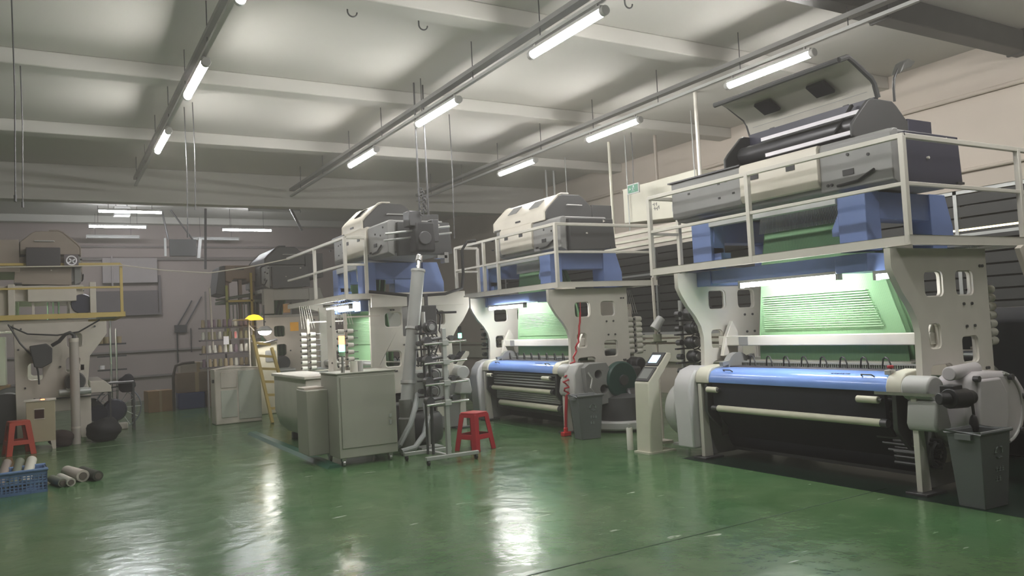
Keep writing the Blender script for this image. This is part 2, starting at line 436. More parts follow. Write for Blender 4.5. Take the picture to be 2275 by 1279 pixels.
# cream duct box with an exit sign, and cable tray below it
d = thing('air_duct', 'cream sheet metal duct box with dark lettering by the right wall', 'duct', (9.0, 9.3, 3.1))
MB().prism([(0, 0), (1.9, .12), (1.9, .74), (0, .74)], 'X', 0, .7).build('duct_box', cream, d, bev=.01)
b_ = MB()
for (y, z, ww) in ((1.06, .33, .05), (1.0, .33, .035), (1.05, .26, .035), (.99, .25, .05), (.945, .27, .03)):
    b_.box(-.004, 0, y, y + ww, z, z + .012).box(-.004, 0, y, y + .01, z - .03, z + .03)
b_.build('lettering', darksteel, d)
MB().box(-.01, 0, .15, .62, .14, .26).build('access_flap', lgrey, d)
e = thing('exit_sign', 'small green exit sign hanging in front of the cream duct', 'exit sign', (8.62, 10.3, 3.62))
MB().box(0, .03, 0, .3, 0, .17).build('sign_box', lgrey, e, bev=.004)
MB().box(-.004, 0, .02, .28, .02, .15).build('sign_face', M('exit_green', (.01, .10, .05), .4, emit=((.02, .3, .15), .08)), e)
g = MB().cyl((-.008, .13, .125), (-.004, .13, .125), .013, 10)
g.bar((-.006, .13, .108), (-.006, .145, .07), .022, .004).bar((-.006, .145, .07), (-.006, .175, .035), .012, .004).bar((-.006, .145, .07), (-.006, .11, .035), .012, .004)
g.bar((-.006, .13, .10), (-.006, .10, .08), .01, .004).bar((-.006, .135, .10), (-.006, .165, .085), .01, .004).prism([(.2, .085), (.235, .11), (.235, .06)], 'X', -.008, -.004)
g.build('running_figure', paper, e)
t = thing('cable_tray', 'cream slatted cable tray hung along the right wall below the duct', 'cable tray', (8.9, 9.0, 2.75))
for z, w_ in ((0, .5), (.1, .5), (.22, .3)):
    MB().box(0, w_, 0, 4.2, z, z + .045).build('tray_shelf', cream, t, bev=.005)
MB().box(.02, .06, 0, 4.2, -.06, .3).build('side_rail', offwhite, t)
h = MB()
for y in (.3, 2.0, 3.9): h.cyl((.05, y, .27), (.05, y, 2.03), .01, 6)
h.build_each('hanger', galv, t)
# ------------------------------------------------------------------ weaving machines
def side_plate(bx=1.17, low=.0):
    out = [(-.17, 1.95), (-.17, 1.80), (-.13, 1.72), (-.05, 1.60), (.05, 1.49), (.12, 1.38), (.15, 1.26), (.145, 1.1), (.13, .80), (.30, .72), (.30, .05), (.42, .05), (.46, .60), (bx - .32, .60), (bx - .28, .05), (bx - .1, .05), (bx - .02, .7), (bx, .83), (bx, 1.95)]
    holes = [rr(.25, .51, 1.55, 1.765, .05), rr(bx - .48, bx - .22, 1.55, 1.765, .05), rr(.26, .43, 1.125, 1.335, .045), rr(bx - .45, bx - .21, .98, 1.21, .045), rr(.25, .57, .84, 1.0, .06)]
    return out, holes

def make_loom(name, label, X0, Y0, sx=1, W=2.45, slats=False, bx=1.17, paint=white, detail=True, cover=coverblue):
    t = thing(name, label, 'loom', (X0, Y0, 0))
    out, holes = side_plate(bx)
    for y in (0, W):
        fr = MB(sx).prism(out, 'Y', y, y + .055, holes).build('side_frame', paint, t, bev=.006)
        rim = MB(sx)
        for h in holes:
            c = [(p[0], y + .0275, p[1]) for p in h]
            rim.tube(c, .012, 6, True)
        rim.build_each('hole_rim', paint, fr)
        bo = MB(sx)
        for (x, z) in ((.78, 1.48), (.9, 1.48), (.80, 1.29), (.92, 1.29), (1.06, 1.80), (1.1, 1.80), (1.05, .92), (1.08, .92)):
            bo.cyl((x, y - .012, z), (x, y + .067, z), .013, 8)
        bo.build_each('bolt', darksteel, fr)
    # breast beam cover: a rounded blue trough
    prof = [(-.01, .795), (-.015, .83), (0, .875), (.03, .91), (.09, .935), (.20, .945), (.20, .92), (.02, .80)]
    cv = MB(sx).prism(prof, 'Y', .22, W - .2).build('breast_beam_cover', cover, t, ang=50, bev=.004)
    lg = MB(sx)
    for i in range(7): lg.box(.055 + .006 * (i % 2), .075, .62 + i * .028, .635 + i * .028, .925, .929)
    lg.build('maker_mark', M('dark_blue_mark', (.05, .08, .25), .4), cv)
    hd = MB(sx)
    for y in (.36, W - .5): hd.tube([(.03, y, .912), (.005, y + .01, .93), (.01, y + .11, .93), (.035, y + .12, .915)], .006, 6)
    hd.build_each('cover_handle', black, cv)
    for y0, y1 in ((.08, .22), (W - .2, W - .02)):
        MB(sx).prism([(-.03, .79), (-.035, .84), (-.01, .90), (.04, .945), (.24, .97), (.24, .79)], 'Y', y0, y1).build('beam_end_cap', cream, t, bev=.008)
    # left end housing, and drive housings on the right
    MB(sx).prism([(-.10, .10), (-.13, .70), (-.10, .82), (-.02, .92), (.12, .96), (.85, .90), (.9, .12)], 'Y', W - .02, W + .23).build('end_housing', housing_m, t, bev=.02)
    if detail:
        MB(sx).cyl((.18, W + .23, .48), (.18, W + .40, .48), .30, 32).build('pulley_guard', lgrey, t, bev=.02)
    pl = [(-.05, .42), (-.06, .66), (.0, .86), (.10, .93), (.2, .93), (.22, .5)]
    eh = MB(sx).prism([(-.03, .50), (-.055, .56), (-.02, .74), (.10, .74), (.16, .52)], 'Y', -.2, .05).build('corner_guard', lgrey, t, bev=.02)
    MB(sx).prism([(-.02 + .11 * math.cos(a) + .08, .83 + .10 * math.sin(a)) for a in [2 * PI * i / 20 for i in range(20)]], 'Y', -.15, .08).build('beam_end_drum', lgrey, t, bev=.015)
    # base legs and feet
    for y in (.0, W - .06):
        MB(sx).prism([(-.02, .02), (-.02, .78), (.03, .78), (.10, .02)], 'Y', y - .03, y + .02).build('leg', paint, t, bev=.004)
        MB(sx).box(-.08, .18, y - .1, y + .08, 0, .022).build('foot_pad', darksteel, t, bev=.004)
        MB(sx).prism([(.03, .78), (.10, .03), (.75, .03), (.75, .70), (.2, .80)], 'Y', y - .01, y + .05, [rr(.25, .5, .2, .45, .04)]).build('lower_side_plate', mgrey, t, bev=.004)
    # sley, reed, temples
    MB(sx).box(.2, .33, .14, W - .1, .90, .955).build('temple_bar', M('purple_black_bar', (.045, .04, .055), .4), t, bev=.01)
    MB(sx).box(.36, .42, .18, W - .12, .86, .945).build('reed', galv, t, bev=.004)
    rd = MB(sx)
    for i in range(90): rd.box(.38, .40, .22 + i * .0222, .226 + i * .0222, .945, .985)
    rd.box(.375, .405, .2, W - .2, .98, .995)
    stuff(rd.build('reed_wires', galv, t))
    if detail:
        for i in range(8):
            y = .37 + i * .215
            MB(sx).tube([(.28, y, .95), (.28, y + .004, 1.0), (.29, y + .03, 1.045), (.30, y + .06, 1.055), (.31, y + .09, 1.04), (.33, y + .115, .98), (.33, y + .12, .94)], .0075, 6).build('air_hose', black, t)
    # white cross bar with corbels
    MB(sx).box(.36, .46, .05, W, 1.155, 1.258).build('cross_bar', paint, t, bev=.008)
    for y in (.06, W - .12):
        MB(sx).prism([(.30, 1.05), (.52, 1.05), (.54, 1.30), (.46, 1.42), (.36, 1.25)], 'Y', y, y + .05).build('cross_bar_bracket', paint, t, bev=.006)
    MB(sx).box(.352, .362, W - .42, W - .30, 1.165, 1.25).build('bar_clamp', mgrey, t)
    # rocker arms and black gear inside the left frame
    g = MB(sx).lathe([(.16, 0), (.16, .08), (.05, .1), (.05, .14)], (.34, W - .3, .93), 'Y', 24)
    g.bar((.34, W - .2, .93), (.66, W - .2, 1.02), .05, .08).bar((.1, W - .28, .98), (.5, W - .26, 1.03), .05, .04)
    g.build('rocker_gear', mgrey, t)
    # cloth take-up
    if not slats:
        prof = [(.015, .80), (.02, .55), (.05, .50), (.22, .30), (.40, .14), (.43, .16), (.26, .32), (.10, .52), (.08, .56), (.05, .80)]
        MB(sx).prism(prof, 'Y', .27, W - .22).build('woven_cloth', cloth, t)
        MB(sx).cyl((.52, .12, .24), (.52, W - .1, .24), .20, 28).build('cloth_roll', cloth, t)
    else:
        for i, z in enumerate((.76, .72, .68, .64, .60, .49, .46, .43, .40, .37)):
            MB(sx).cyl((.06 + (.04 if z < .5 else 0), .25, z), (.06 + (.04 if z < .5 else 0), W - .25, z), .013, 8).build('guide_rod', galv, t)
        MB(sx).prism([(.10, .78), (.14, .2), (.2, .2), (.16, .78)], 'Y', .2, W - .15).build('back_board', darksteel, t)
        r = MB(sx).cyl((.04, .18, .306), (.04, W - .45, .306), .042, 20).build('lower_roller', roll_w, t, bev=.006)
        MB(sx).cyl((.04, .10, .306), (.04, .18, .306), .05, 16).build('roller_collar', darksteel, r)
    r = MB(sx).cyl((.0, .30, .535), (.0, W - .30, .535), .033, 20).build('front_roller', roll_w, t, bev=.006)
    MB(sx).cyl((.0, .24, .535), (.0, .30, .535), .036, 14).cyl((0, W - .30, .535), (0, W - .22, .535), .026, 14).build_each('roller_collar', darksteel, r)
    for y0, y1 in ((.30, .50), (W - .32, W - .18)):
        s = MB(sx).cyl((-.02, y0, .725), (-.02, y1, .725), .03, 16).build('stub_roller', roll_w, t, bev=.004)
        MB(sx).bar((-.02, y0 - .0, .725), (.05, y0 - .02, .73), .02).cyl((-.02, y0 - .03, .725), (-.02, y0, .725), .016, 10).build('stub_bracket', darksteel, s)
    for y in (.16, W - .16):
        MB(sx).prism([(.0, .45), (-.03, .5), (-.02, .78), (.12, .78), (.16, .3)], 'Y', y - .02, y + .02).build('roller_bracket', darksteel, t, bev=.004)
    # mechanism in the shadow under the beam
    g = MB(sx).cyl((.3, .2, .34), (.3, W - .2, .34), .05, 12).box(.4, .55, .1, W - .1, .05, .13).cyl((.55, .1, .62), (.55, W - .1, .62), .07, 16)
    g.box(.5, .62, .1, W, .72, .86)
    g.build('lower_shafts', darksteel, t)
    for i in range(4):
        MB(sx).cyl((.14, .05, .25 + i * .05), (.14, .3 + .05 * i, .25 + i * .05), .012, 8).build('tension_rod', darksteel, t)
    # warp beam at the back
    w_ = MB(sx).cyl((bx + .12, .22, .52), (bx + .12, W - .2, .52), .30, 36).build('warp_beam', yarn_g if not slats else yarn_w, t)
    for y in (.16, W - .18):
        MB(sx).lathe([(.05, 0), (.42, 0), (.44, .02), (.42, .04), (.05, .04)], (bx + .12, y, .52), 'Y', 40).build('beam_flange', galv, w_)
    MB(sx).cyl((bx - .1, .06, 1.02), (bx - .1, W, 1.02), .055, 18).build('back_rest_roller', steel, t)
    sh = MB(sx).prism([(bx - .1, 1.06), (bx - .1, 1.08), (.46, 1.005), (.46, .99)], 'Y', .3, W - .3)
    sh.build('warp_sheet', yarn_w, t)
    return t

def drive_right(t, sx=1):
    """the pale motor housing, winder motor and chain weight at the right end of the nearest loom"""
    pts = [(.20, .46), (.22, .40), (.32, .34), (.86, .36), (1.0, .44), (1.08, .60), (1.06, .76), (.96, .87), (.80, .92), (.42, .94), (.30, .90), (.24, .7)]
    h = MB(sx).prism(pts, 'Y', -.30, .0).build('motor_housing', lilac, t, bev=.045, seg=4)
    MB(sx).prism([(.30, .5), (.34, .40), (.66, .40), (.74, .56), (.74, .76), (.66, .88), (.36, .88)], 'Y', -.325, -.29).build('housing_door', lilac, h, bev=.03, seg=3)
    MB(sx).torus((.70, -.30, .63), .28, .014, 'Y', 28, 8, -80, 80).build('housing_rib', lgrey, h)
    b = MB(sx)
    for x, z in ((.82, .87), (.34, .89), (.92, .43), (1.0, .70)): b.cyl((x, -.335, z), (x, -.29, z), .025, 10)
    b.build_each('housing_bolt', darksteel, h)
    MB(sx).cyl((.16, -.2, .94), (.6, -.16, .95), .055, 18).build('housing_pipe', lilac, t, bev=.008)
    m = MB(sx).cyl((-.08, -.33, .775), (.12, -.34, .765), .075, 20).cyl((.12, -.34, .765), (.20, -.34, .765), .055, 16).cyl((-.16, -.30, .78), (-.08, -.33, .775), .045, 14)
    m.box(-.06, .06, -.36, -.25, .81, .87)
    m.build('winder_motor', black, t, bev=.006)
    MB(sx).tube([(.15, -.37, .74), (.155, -.375, .62), (.15, -.37, .50)], .012, 6).ell((.145, -.375, .56), .04, .03, .08).build('chain_weight', black, t)
    MB(sx).bar((-.06, .3, .79), (-.04, -.22, .79), .025).cyl((-.05, -.22, .79), (-.12, -.29, .79), .02, 10).build('release_lever', chrome, t)
    MB(sx).box(.02, .09, .2, .26, .93, .97).build('stop_button_box', lgrey, t, bev=.006)
    MB(sx).cyl((.02, .20, .985), (.02, .20, 1.01), .026, 14).build('stop_button', red, t, bev=.006)
    k = MB(sx)
    for i in range(8):
        k.cyl((.14 + .02 * (i % 3), -.1, .20 + i * .03), (.14 + .02 * (i % 3), .3, .20 + i * .03), .014, 8)
    k.torus((.16, -.06, .3), .09, .02, 'Y', 18, 6).build('take_up_gears', darksteel, t)

def drive_middle(t):
    h = MB().prism([(.06, .88), (.14, .93), (.42, .93), (.50, .80), (.52, .40), (.16, .36), (.08, .6)], 'Y', -.42, -.05, [rr(.22, .34, .72, .84, .058), rr(.30, .43, .52, .64, .058)]).build('gear_housing', mgrey, t, bev=.02)
    MB().prism([(-.05, .46), (-.06, .80), (.02, .93), (.12, .95), (.16, .46)], 'Y', -.34, -.10).build('guard_plate', lgrey, t, bev=.02)
    d = MB().lathe([(.02, 0), (.23, 0), (.25, .02), (.25, .09), (.23, .11), (.02, .11)], (.66, -.46, .68), 'Y', 36).build('brake_disc', green_d, t)
    MB().lathe([(.02, -.03), (.07, -.03), (.07, .0)], (.66, -.46, .68), 'Y', 18).build('disc_hub', darksteel, d)
    MB().box(.60, 1.05, -.38, .0, .30, .84).cyl((.7, -.42, .45), (1.1, -.42, .45), .12, 20).build('motor_block', darksteel, t, bev=.03)
    MB().lathe([(.05, 0), (.40, 0), (.42, .02), (.42, .10), (.40, .12), (.05, .12)], (.72, -.30, .03), 'Z', 40).build('round_base', lgrey, t, bev=.006)
    MB().lathe([(.05, .15), (.36, .15), (.34, .45), (.2, .5)], (.74, -.30, 0), 'Z', 32).build('base_cover', jgrey, t)
    MB().tube([(.1, -.44, .82), (.14, -.47, .74), (.10, -.48, .62), (.16, -.47, .55), (.05, -.46, .48)], .012, 6).build('hanging_cable', lgrey, t)
    MB().box(1.1, 1.35, -.1, .2, .65, .92).cyl((1.2, -.2, .86), (1.2, .1, .86), .09, 16).build('let_off_motor', black, t, bev=.02)

# ------------------------------------------------------------------ jacquard head on its blue gantry
def make_jacquard(label, X0, Y0, sx=1, lid_open=False, vents=True, hx=0., y0=.15, y1=2.86, p0=.87, p1=1.81, h0=.55, h1=2.03, paint=panelw, side=jgrey, leg=blue, leg_y=((.42, .70), (2.27, 2.55)), ht=None):
    t = thing('jacquard_machine', label, 'jacquard machine', (X0, Y0, 0))
    D0, D1 = .20 + hx, 1.02 + hx
    # gantry
    for (a, b) in leg_y:
        for x0, x1, flare in ((.16 + hx, .36 + hx, 0), (1.10 + hx, 1.34 + hx, .1)):
            MB(sx).prism([(x0, 1.98), (x0, 2.50), (x1, 2.50), (x1 + flare, 2.2), (x1 + flare, 1.98)], 'Y', a, b).build('gantry_leg', leg, t, bev=.006)
        MB(sx).box(.36 + hx, 1.14 + hx, a + .02, b - .02, 2.26, 2.50).build('gantry_crossbeam', leg, t, bev=.006)
        MB(sx).box(.10 + hx, 1.40 + hx, a - .02, b + .02, 1.80, 1.955).build('gantry_sill', leg, t, bev=.006)
        MB(sx).prism([(a - .1 if a > 1 else b, 2.14), (a if a > 1 else b + .1, 2.14), (a if a > 1 else b + .1, 2.2), (a - .02 if a > 1 else b + .02, 2.35), (a if a > 1 else b, 2.5), (a if a > 1 else b, 2.0), (a - .1 if a > 1 else b, 2.0)], 'X', .2 + hx, .34 + hx).build('leg_gusset', leg, t)
    MB(sx).box(.12 + hx, .30 + hx, leg_y[0][1], leg_y[1][0], 1.82, 1.955).build('front_tie_beam', leg, t, bev=.006)
    MB(sx).box(1.15 + hx, 1.30 + hx, leg_y[0][1], leg_y[1][0], 1.82, 1.955).build('rear_tie_beam', leg, t, bev=.006)
    MB(sx).box(.14 + hx, .22 + hx, leg_y[0][1], leg_y[1][0], 2.42, 2.50).build('top_tie_beam', galv, t, bev=.004)
    # machine body
    MB(sx).prism([(D0 + .02, 2.62), (D0 + .05, 2.55), (D1 - .05, 2.50), (D1, 2.56), (D1, 2.99), (D0 + .02, 2.99)], 'Y', y0 + .04, y1).build('body', mgrey, t, bev=.015)
    MB(sx).box(D0 - .02, D0 + .06, p1, y1, 2.58, 2.985).build('left_side_panel', mgrey, t, bev=.02)
    MB(sx).box(D0 - .04, D1 + .03, p1, y1 + .03, 2.985, 3.0).build('top_flange', darksteel, t)
    rp = MB(sx).prism([(D0 - .02, 2.55), (D0 - .02, 2.95), (D0 + .02, 2.985), (D0 + .08, 2.985), (D0 + .08, 2.5)], 'Y', y0, p0).build('right_side_panel', mgrey, t, bev=.01)
    pn = MB(sx).prism([(D0 - .05, 2.64), (D0 - .03, 2.60), (D0 + .05, 2.60), (D0 + .05, 2.985), (D0 - .03, 2.985), (D0 - .05, 2.95)], 'Y', p0, p1).build('front_panel', paint, t, bev=.006)
    s = MB(sx)
    for y in (p1 - .20, p0 + .30): s.box(D0 - .056, D0 - .045, y - .05, y + .05, 2.81, 2.86)
    s.build_each('latch', black, pn)
    s = MB(sx).box(D0 - .028, D0 - .015, p0 - .35, p0 - .24, 2.66, 2.71)
    for (y, z) in ((p0 - .08, 2.6), (p0 - .12, 2.6), (p0 - .3, 2.84), (p0 - .5, 2.80), (p0 - .6, 2.9)): s.cyl((D0 - .03, y, z), (D0, y, z), .014, 8)
    s.build_each('latch', black, rp)
    MB(sx).tube([(D0 - .03, p0 - .18, 2.58), (D0 - .04, p0 - .4, 2.59), (D0 - .04, p0 - .56, 2.66)], .012, 6).build('cable', black, rp)
    l2 = MB(sx)
    for (y, z) in ((p1 + .2, 2.86), (p1 + .3, 2.85), (p1 + .75, 2.82), (p1 + .3, 2.7), (p1 + .1, 2.72)): l2.box(D0 - .026, D0, y, y + .03, z, z + .02)
    l2.build_each('latch', black, pn)
    # right end boxes
    MB(sx).prism([(D0 + .12, 2.50), (D0 + .12, 2.955), (D1 + .06, 2.955), (D1 + .09, 2.53)], 'Y', y0 - .04, y0 + .05).build('end_door', navy if lid_open else side, t, bev=.006)
    MB(sx).cyl((D0 + .40, y0 - .06, 2.74), (D0 + .40, y0 - .04, 2.74), .012, 8).prism([(D1 - .12, 2.90), (D1 - .12, 2.94), (D1 - .08, 2.92)], 'Y', y0 - .045, y0 - .04).build('door_mark', white, t)
    MB(sx).box(D1 - .02, D1 + .08, y0 - .06, y0 + .3, 2.53, 2.55).build('bottom_flange', darksteel, t)
    # hood
    Z0 = 2.99; prof = [(D0, Z0), (D0, 3.10), (D0 + .05, 3.16), (D0 + .24, 3.34), (D0 + .30, 3.365), (D0 + .60, 3.365), (D0 + .66, 3.33), (D0 + .82, 3.19), (D0 + .82, Z0)]
    for a, b in ((h0 - .03, h0), (h1, h1 + .03)):
        MB(sx).prism(prof, 'Y', a, b).build('hood_end_plate', side, t, bev=.012)
    MB(sx).box(D0 + .83, D0 + 1.20, h0 - .02, h1, 2.72, 3.225).build('rear_box', navy if lid_open else side, t, bev=.006)
    MB(sx).prism([(D0 + .40, 2.99), (D0 + .42, 3.33), (D0 + .60, 3.35), (D0 + .64, 3.31), (D0 + .80, 3.18), (D0 + .80, 2.99)], 'Y', h0, h1).build('hood_back', side if lid_open else paint, t)
    lidp = [(D0 - .015, 2.99), (D0 - .015, 3.11), (D0 + .04, 3.175), (D0 + .23, 3.355), (D0 + .29, 3.38), (D0 + .42, 3.38)]
    hinge = V(D0 + .42, 0, 3.38)
    ang = math.radians(-71) if lid_open else 0
    def turn(p):
        x, z = p[0] - hinge.x, p[1] - hinge.z; c, s_ = math.cos(ang), math.sin(ang)
        return (hinge.x + x * c - z * s_, hinge.z + x * s_ + z * c)
    outer = [turn(p) for p in lidp]
    inner = [turn(p) for p in [(D0 + .01, 2.99), (D0 + .01, 3.10), (D0 + .06, 3.16), (D0 + .24, 3.335), (D0 + .30, 3.358), (D0 + .42, 3.358)]]
    lid = MB(sx).prism(outer + inner[::-1], 'Y', h0 - .01, h1 + .01).build('hood_lid', M('pale_lid_inside', (.52, .50, .45), .45) if lid_open else paint, t, ang=50)
    e = MB(sx)
    R_ = .026 if lid_open else .012
    for y in (h0 - .01, h1 + .01): e.tube([(p[0], y, p[1]) for p in outer], R_, 8)
    e.tube([(outer[0][0], h0 - .01, outer[0][1]), (outer[0][0], h1 + .01, outer[0][1])], R_, 8)
    e.build('lid_edge', jgrey if lid_open else paint, lid)
    # fans / vents in the slope
    a = V(*lidp[2]); b = V(*lidp[3])
    for yc in (h0 + .42, h1 - .42):
        if lid_open:
            q = [turn((a.lerp(b, .2).x + .03, a.lerp(b, .2).y - .03)), turn((a.lerp(b, .85).x + .03, a.lerp(b, .85).y - .03))]
            n = V(q[1][1] - q[0][1], -(q[1][0] - q[0][0])).normalized() * -.02
            p4 = [(q[0][0], q[0][1]), (q[1][0], q[1][1]), (q[1][0] - n.x * 1.4, q[1][1] - n.y * 1.4), (q[0][0] - n.x * 1.4, q[0][1] - n.y * 1.4)]
            if n.y < 0: p4 = [(q[0][0], q[0][1]), (q[1][0], q[1][1]), (q[1][0] + n.x * 1.4, q[1][1] + n.y * 1.4), (q[0][0] + n.x * 1.4, q[0][1] + n.y * 1.4)]
            f = MB(sx).prism(p4, 'Y', yc - .1, yc + .1).build('fan', black, lid)
        elif vents:
            p = a.lerp(b, .25); q = a.lerp(b, .8); f = MB(sx)
            for i in range(7):
                c = p.lerp(q, i / 6)
                f.bar((c.x - .004, yc - .13, c.y + .004), (c.x - .004, yc + .13, c.y + .004), .012, .016)
            f.build('vent_slats', mgrey, lid)
    if not lid_open:
        MB(sx).box(D0 - .022, D0 - .01, (h0 + h1) / 2 - .07, (h0 + h1) / 2 + .07, 3.04, 3.065).build('lid_latch', black, lid)
        MB(sx).tube([(D0 + .35, h0 - .05, 3.2), (D0 + .36, h0 - .06, 3.205), (D0 + .62, h0 - .06, 3.205)], .01, 6).build('prop_rod', lgrey, t)
    else:
        MB(sx).cyl((D0 + .28, h0, 3.14), (D0 + .28, h1, 3.14), .10, 24).build('drive_shaft', M('gunmetal', (.06, .06, .065), .35, .4), t)
        MB(sx).box(D0 + .38, D0 + .44, h0, h1, 3.10, 3.385).build('hood_rear_rail', navy, t)
        for z, x, ya, yb in ((3.235, .16, h0, h1 - .36), (3.04, .05, h0, h1 - .5)):
            MB(sx).bar((D0 + x, ya, z), (D0 + x, yb, z), .03, .035).build('inner_strip', paper, t)
        MB(sx).bar((D0 + .06, h0 + .24, 3.02), (D0 + .34, h0 + .20, 3.36), .025).build('prop_rod', black, t)
        MB(sx).bar((outer[1][0] + .06, h0 + .05, outer[1][1] - .02), (outer[1][0] + .06, h1 - .05, outer[1][1] - .02), .02).build('lid_light_strip', paper, lid)
        MB(sx).bar((outer[4][0], h0 + .06, outer[4][1] - .05), (outer[4][0], h1 - .06, outer[4][1] - .05), .012).build('lid_seam', mgrey, lid)
        for yc in (h0 + .3, h1 - .3): MB(sx).cyl((D0 + .4, yc - .03, 3.38), (D0 + .4, yc + .03, 3.38), .02, 8).build('hinge', darksteel, t)
    # harness of green cords through comber boards
    q0, q1 = ht or (p0, p1)
    pts = [(2.34, q0 - .08, q1 + .02), (2.0, .60, 1.90), (1.26, .35, 1.99), (.93, .33, 2.0)]
    for n, x in enumerate((.50, .58, .66)):
        m = MB(sx); nc = 120
        vs = []; fs = []
        for z, ya, yb in pts:
            for i in range(nc + 1):
                vs.append((x + hx + .012 * ((i % 2) - .5) + (.0 if z > 1 else .0), ya + (yb - ya) * i / nc, z))
        for r_ in range(3): fs += [(r_ * (nc + 1) + i, r_ * (nc + 1) + i + 1, (r_ + 1) * (nc + 1) + i + 1, (r_ + 1) * (nc + 1) + i) for i in range(nc)]
        o = len(vs); vs += [(v[0] + .006, v[1], v[2]) for v in vs]
        fs += [tuple(i + o for i in f) for f in fs]
        m.add(vs, fs); stuff(m.build('harness_cords', harnessm, t, ang=180))
    cb = MB(sx)
    for i in range(16):
        z = 1.32 + i * .022; cb.box(.475 + hx, .482 + hx, .55 + .01 * i, 1.90, z, z + .007)
    stuff(cb.build('comber_lines', M('pale_green_board', (.42, .62, .40), .7), t))
    MB(sx).box(.52 + hx, .62 + hx, q0 - .05, q1 + .02, 2.30, 2.52).build('hook_block', jgrey, t)
    sp = MB(sx)
    for i in range(60): sp.cyl((.46 + hx, q0 - .02 + (q1 - q0 + .04) * i / 59, 2.52), (.48 + hx, q0 - .08 + (q1 - q0 + .16) * i / 59, 2.30), .006, 5)
    stuff(sp.build('lifting_wires', galv, t))
    return t

# ------------------------------------------------------------------ working platform with railings
def make_platform(label, X0, Y0, sx=1, x0=-.1, x1=1.65, y0=-.13, y1=2.97, posts=(1.5,), ext=0., left_gate=True, right=1., paint=white, edge=None):
    t = thing('service_platform', label, 'platform', (X0, Y0, 0))
    Z = 2.03
    d = MB(sx); d.box(x0 + .02, x0 + .24, y0 + .02, y1 - .02, Z - .025, Z - .005).box(x1 - .33, x1 - .02, y0 + .02, y1 - .02, Z - .025, Z - .005)
    d.box(x0 + .24, x1 - .33, y0 + .02, y0 + .38, Z - .025, Z - .005).box(x0 + .24, x1 - .33, y1 - .30, y1 - .02, Z - .025, Z - .005)
    d.build('deck', M('deck_grey', (.48, .48, .46), .5), t)
    e = MB(sx).box(x0, x0 + .02, y0, y1, Z - .065, Z + .012).box(x1 - .02, x1, y0, y1, Z - .065, Z + .012).box(x0, x1, y0, y0 + .02, Z - .065, Z + .012).box(x0, x1, y1 - .02, y1, Z - .065, Z + .012)
    e.build('edge_channel', edge or paint, t, bev=.003)
    b = MB(sx)
    for y in (y0 + .3, y1 - .4): b.prism([(x0 + .05, Z - .03), (x0 + .5, Z - .03), (x0 + .5, Z - .16)], 'Y', y, y + .02)
    b.build_each('bracket', paint, t)
    P = .045; H = Z + .80
    def post(x, y, h=H): MB(sx).box(x - P / 2, x + P / 2, y - P / 2, y + P / 2, Z - .06, h).build('post', paint, t, bev=.004)
    xa, ya, yb = x0 + .023, y0 + .023, y1 - .023
    post(xa, ya)
    for y in posts: post(xa, y)
    r1 = MB(sx); r2_ = MB(sx)
    lim = yb
    if left_gate:
        post(xa, yb); post(xa + .42, yb, H)
        r1.bar((xa, yb, H), (xa + .42, yb, H), .04); r2_.bar((xa, yb, Z + .40), (xa + .42, yb, Z + .40), .03)
    r1.bar((xa, ya - .02, H), (xa, lim, H), .04); r2_.bar((xa, ya, Z + .42), (xa, lim, Z + .42), .032)
    xr = xa + (x1 - x0 - .07) * right
    post(xr, ya)
    r1.bar((xa, ya, H), (xr + ext, ya, H), .04); r2_.bar((xa, ya, Z + .42), (xr + ext, ya, Z + .42), .032)
    if ext: post(xr + ext, ya)
    r1.build('top_rail', paint, t, bev=.004); r2_.build('mid_rail', paint, t, bev=.004)
    return t
LX, LY = 5.9, 3.85
l1 = make_loom('weaving_loom', 'weaving loom with unbroken dark cloth hanging under its blue front cover', LX, LY)
drive_right(l1)
make_jacquard('grey jacquard machine with its curved lid raised open', LX, LY, lid_open=True)
make_platform('white railed platform under the jacquard machine with the open lid', LX, LY, posts=(1.5,), ext=.75)
MX, MY = 6.0, 8.97
l2 = make_loom('weaving_loom', 'middle loom with blue front cover over bare steel rods and two cream rollers', MX, MY, slats=True, W=2.3)
drive_middle(l2)
make_jacquard('cream and grey jacquard machine with closed domed hood, above the middle loom', MX, MY, y1=1.97)
make_platform('white railed platform above the middle loom', MX, MY, posts=(1.5, 1.95), left_gate=True)
# third loom: turned round, its back towards the aisle
TX, TY = 5.35, 10.72
l3 = make_loom('weaving_loom', 'white loom behind the grey control cabinet, seen from its end', TX, TY, sx=-1, bx=1.42, W=2.45)
make_jacquard('jacquard machine with narrow lit hood, above the loom behind the control cabinet', 3.73, TY, h0=.13, h1=1.0, p0=-.1, p1=.9, y0=-.85, y1=1.45, leg_y=((.12, .34), (1.25, 1.5)), ht=(.6, 1.8))
tag(MB().box(3.9, 5.35, TY - .17, TY - .13, 1.84, 2.02).build('platform_fascia', white, bev=.005), 'white fascia plate under the platform edge behind the leaning grey duct', 'fascia')
make_platform('white railed platform above the loom behind the control cabinet', 3.64, TY, x0=-.1, x1=1.75, posts=(1.35,), left_gate=False, right=.17)
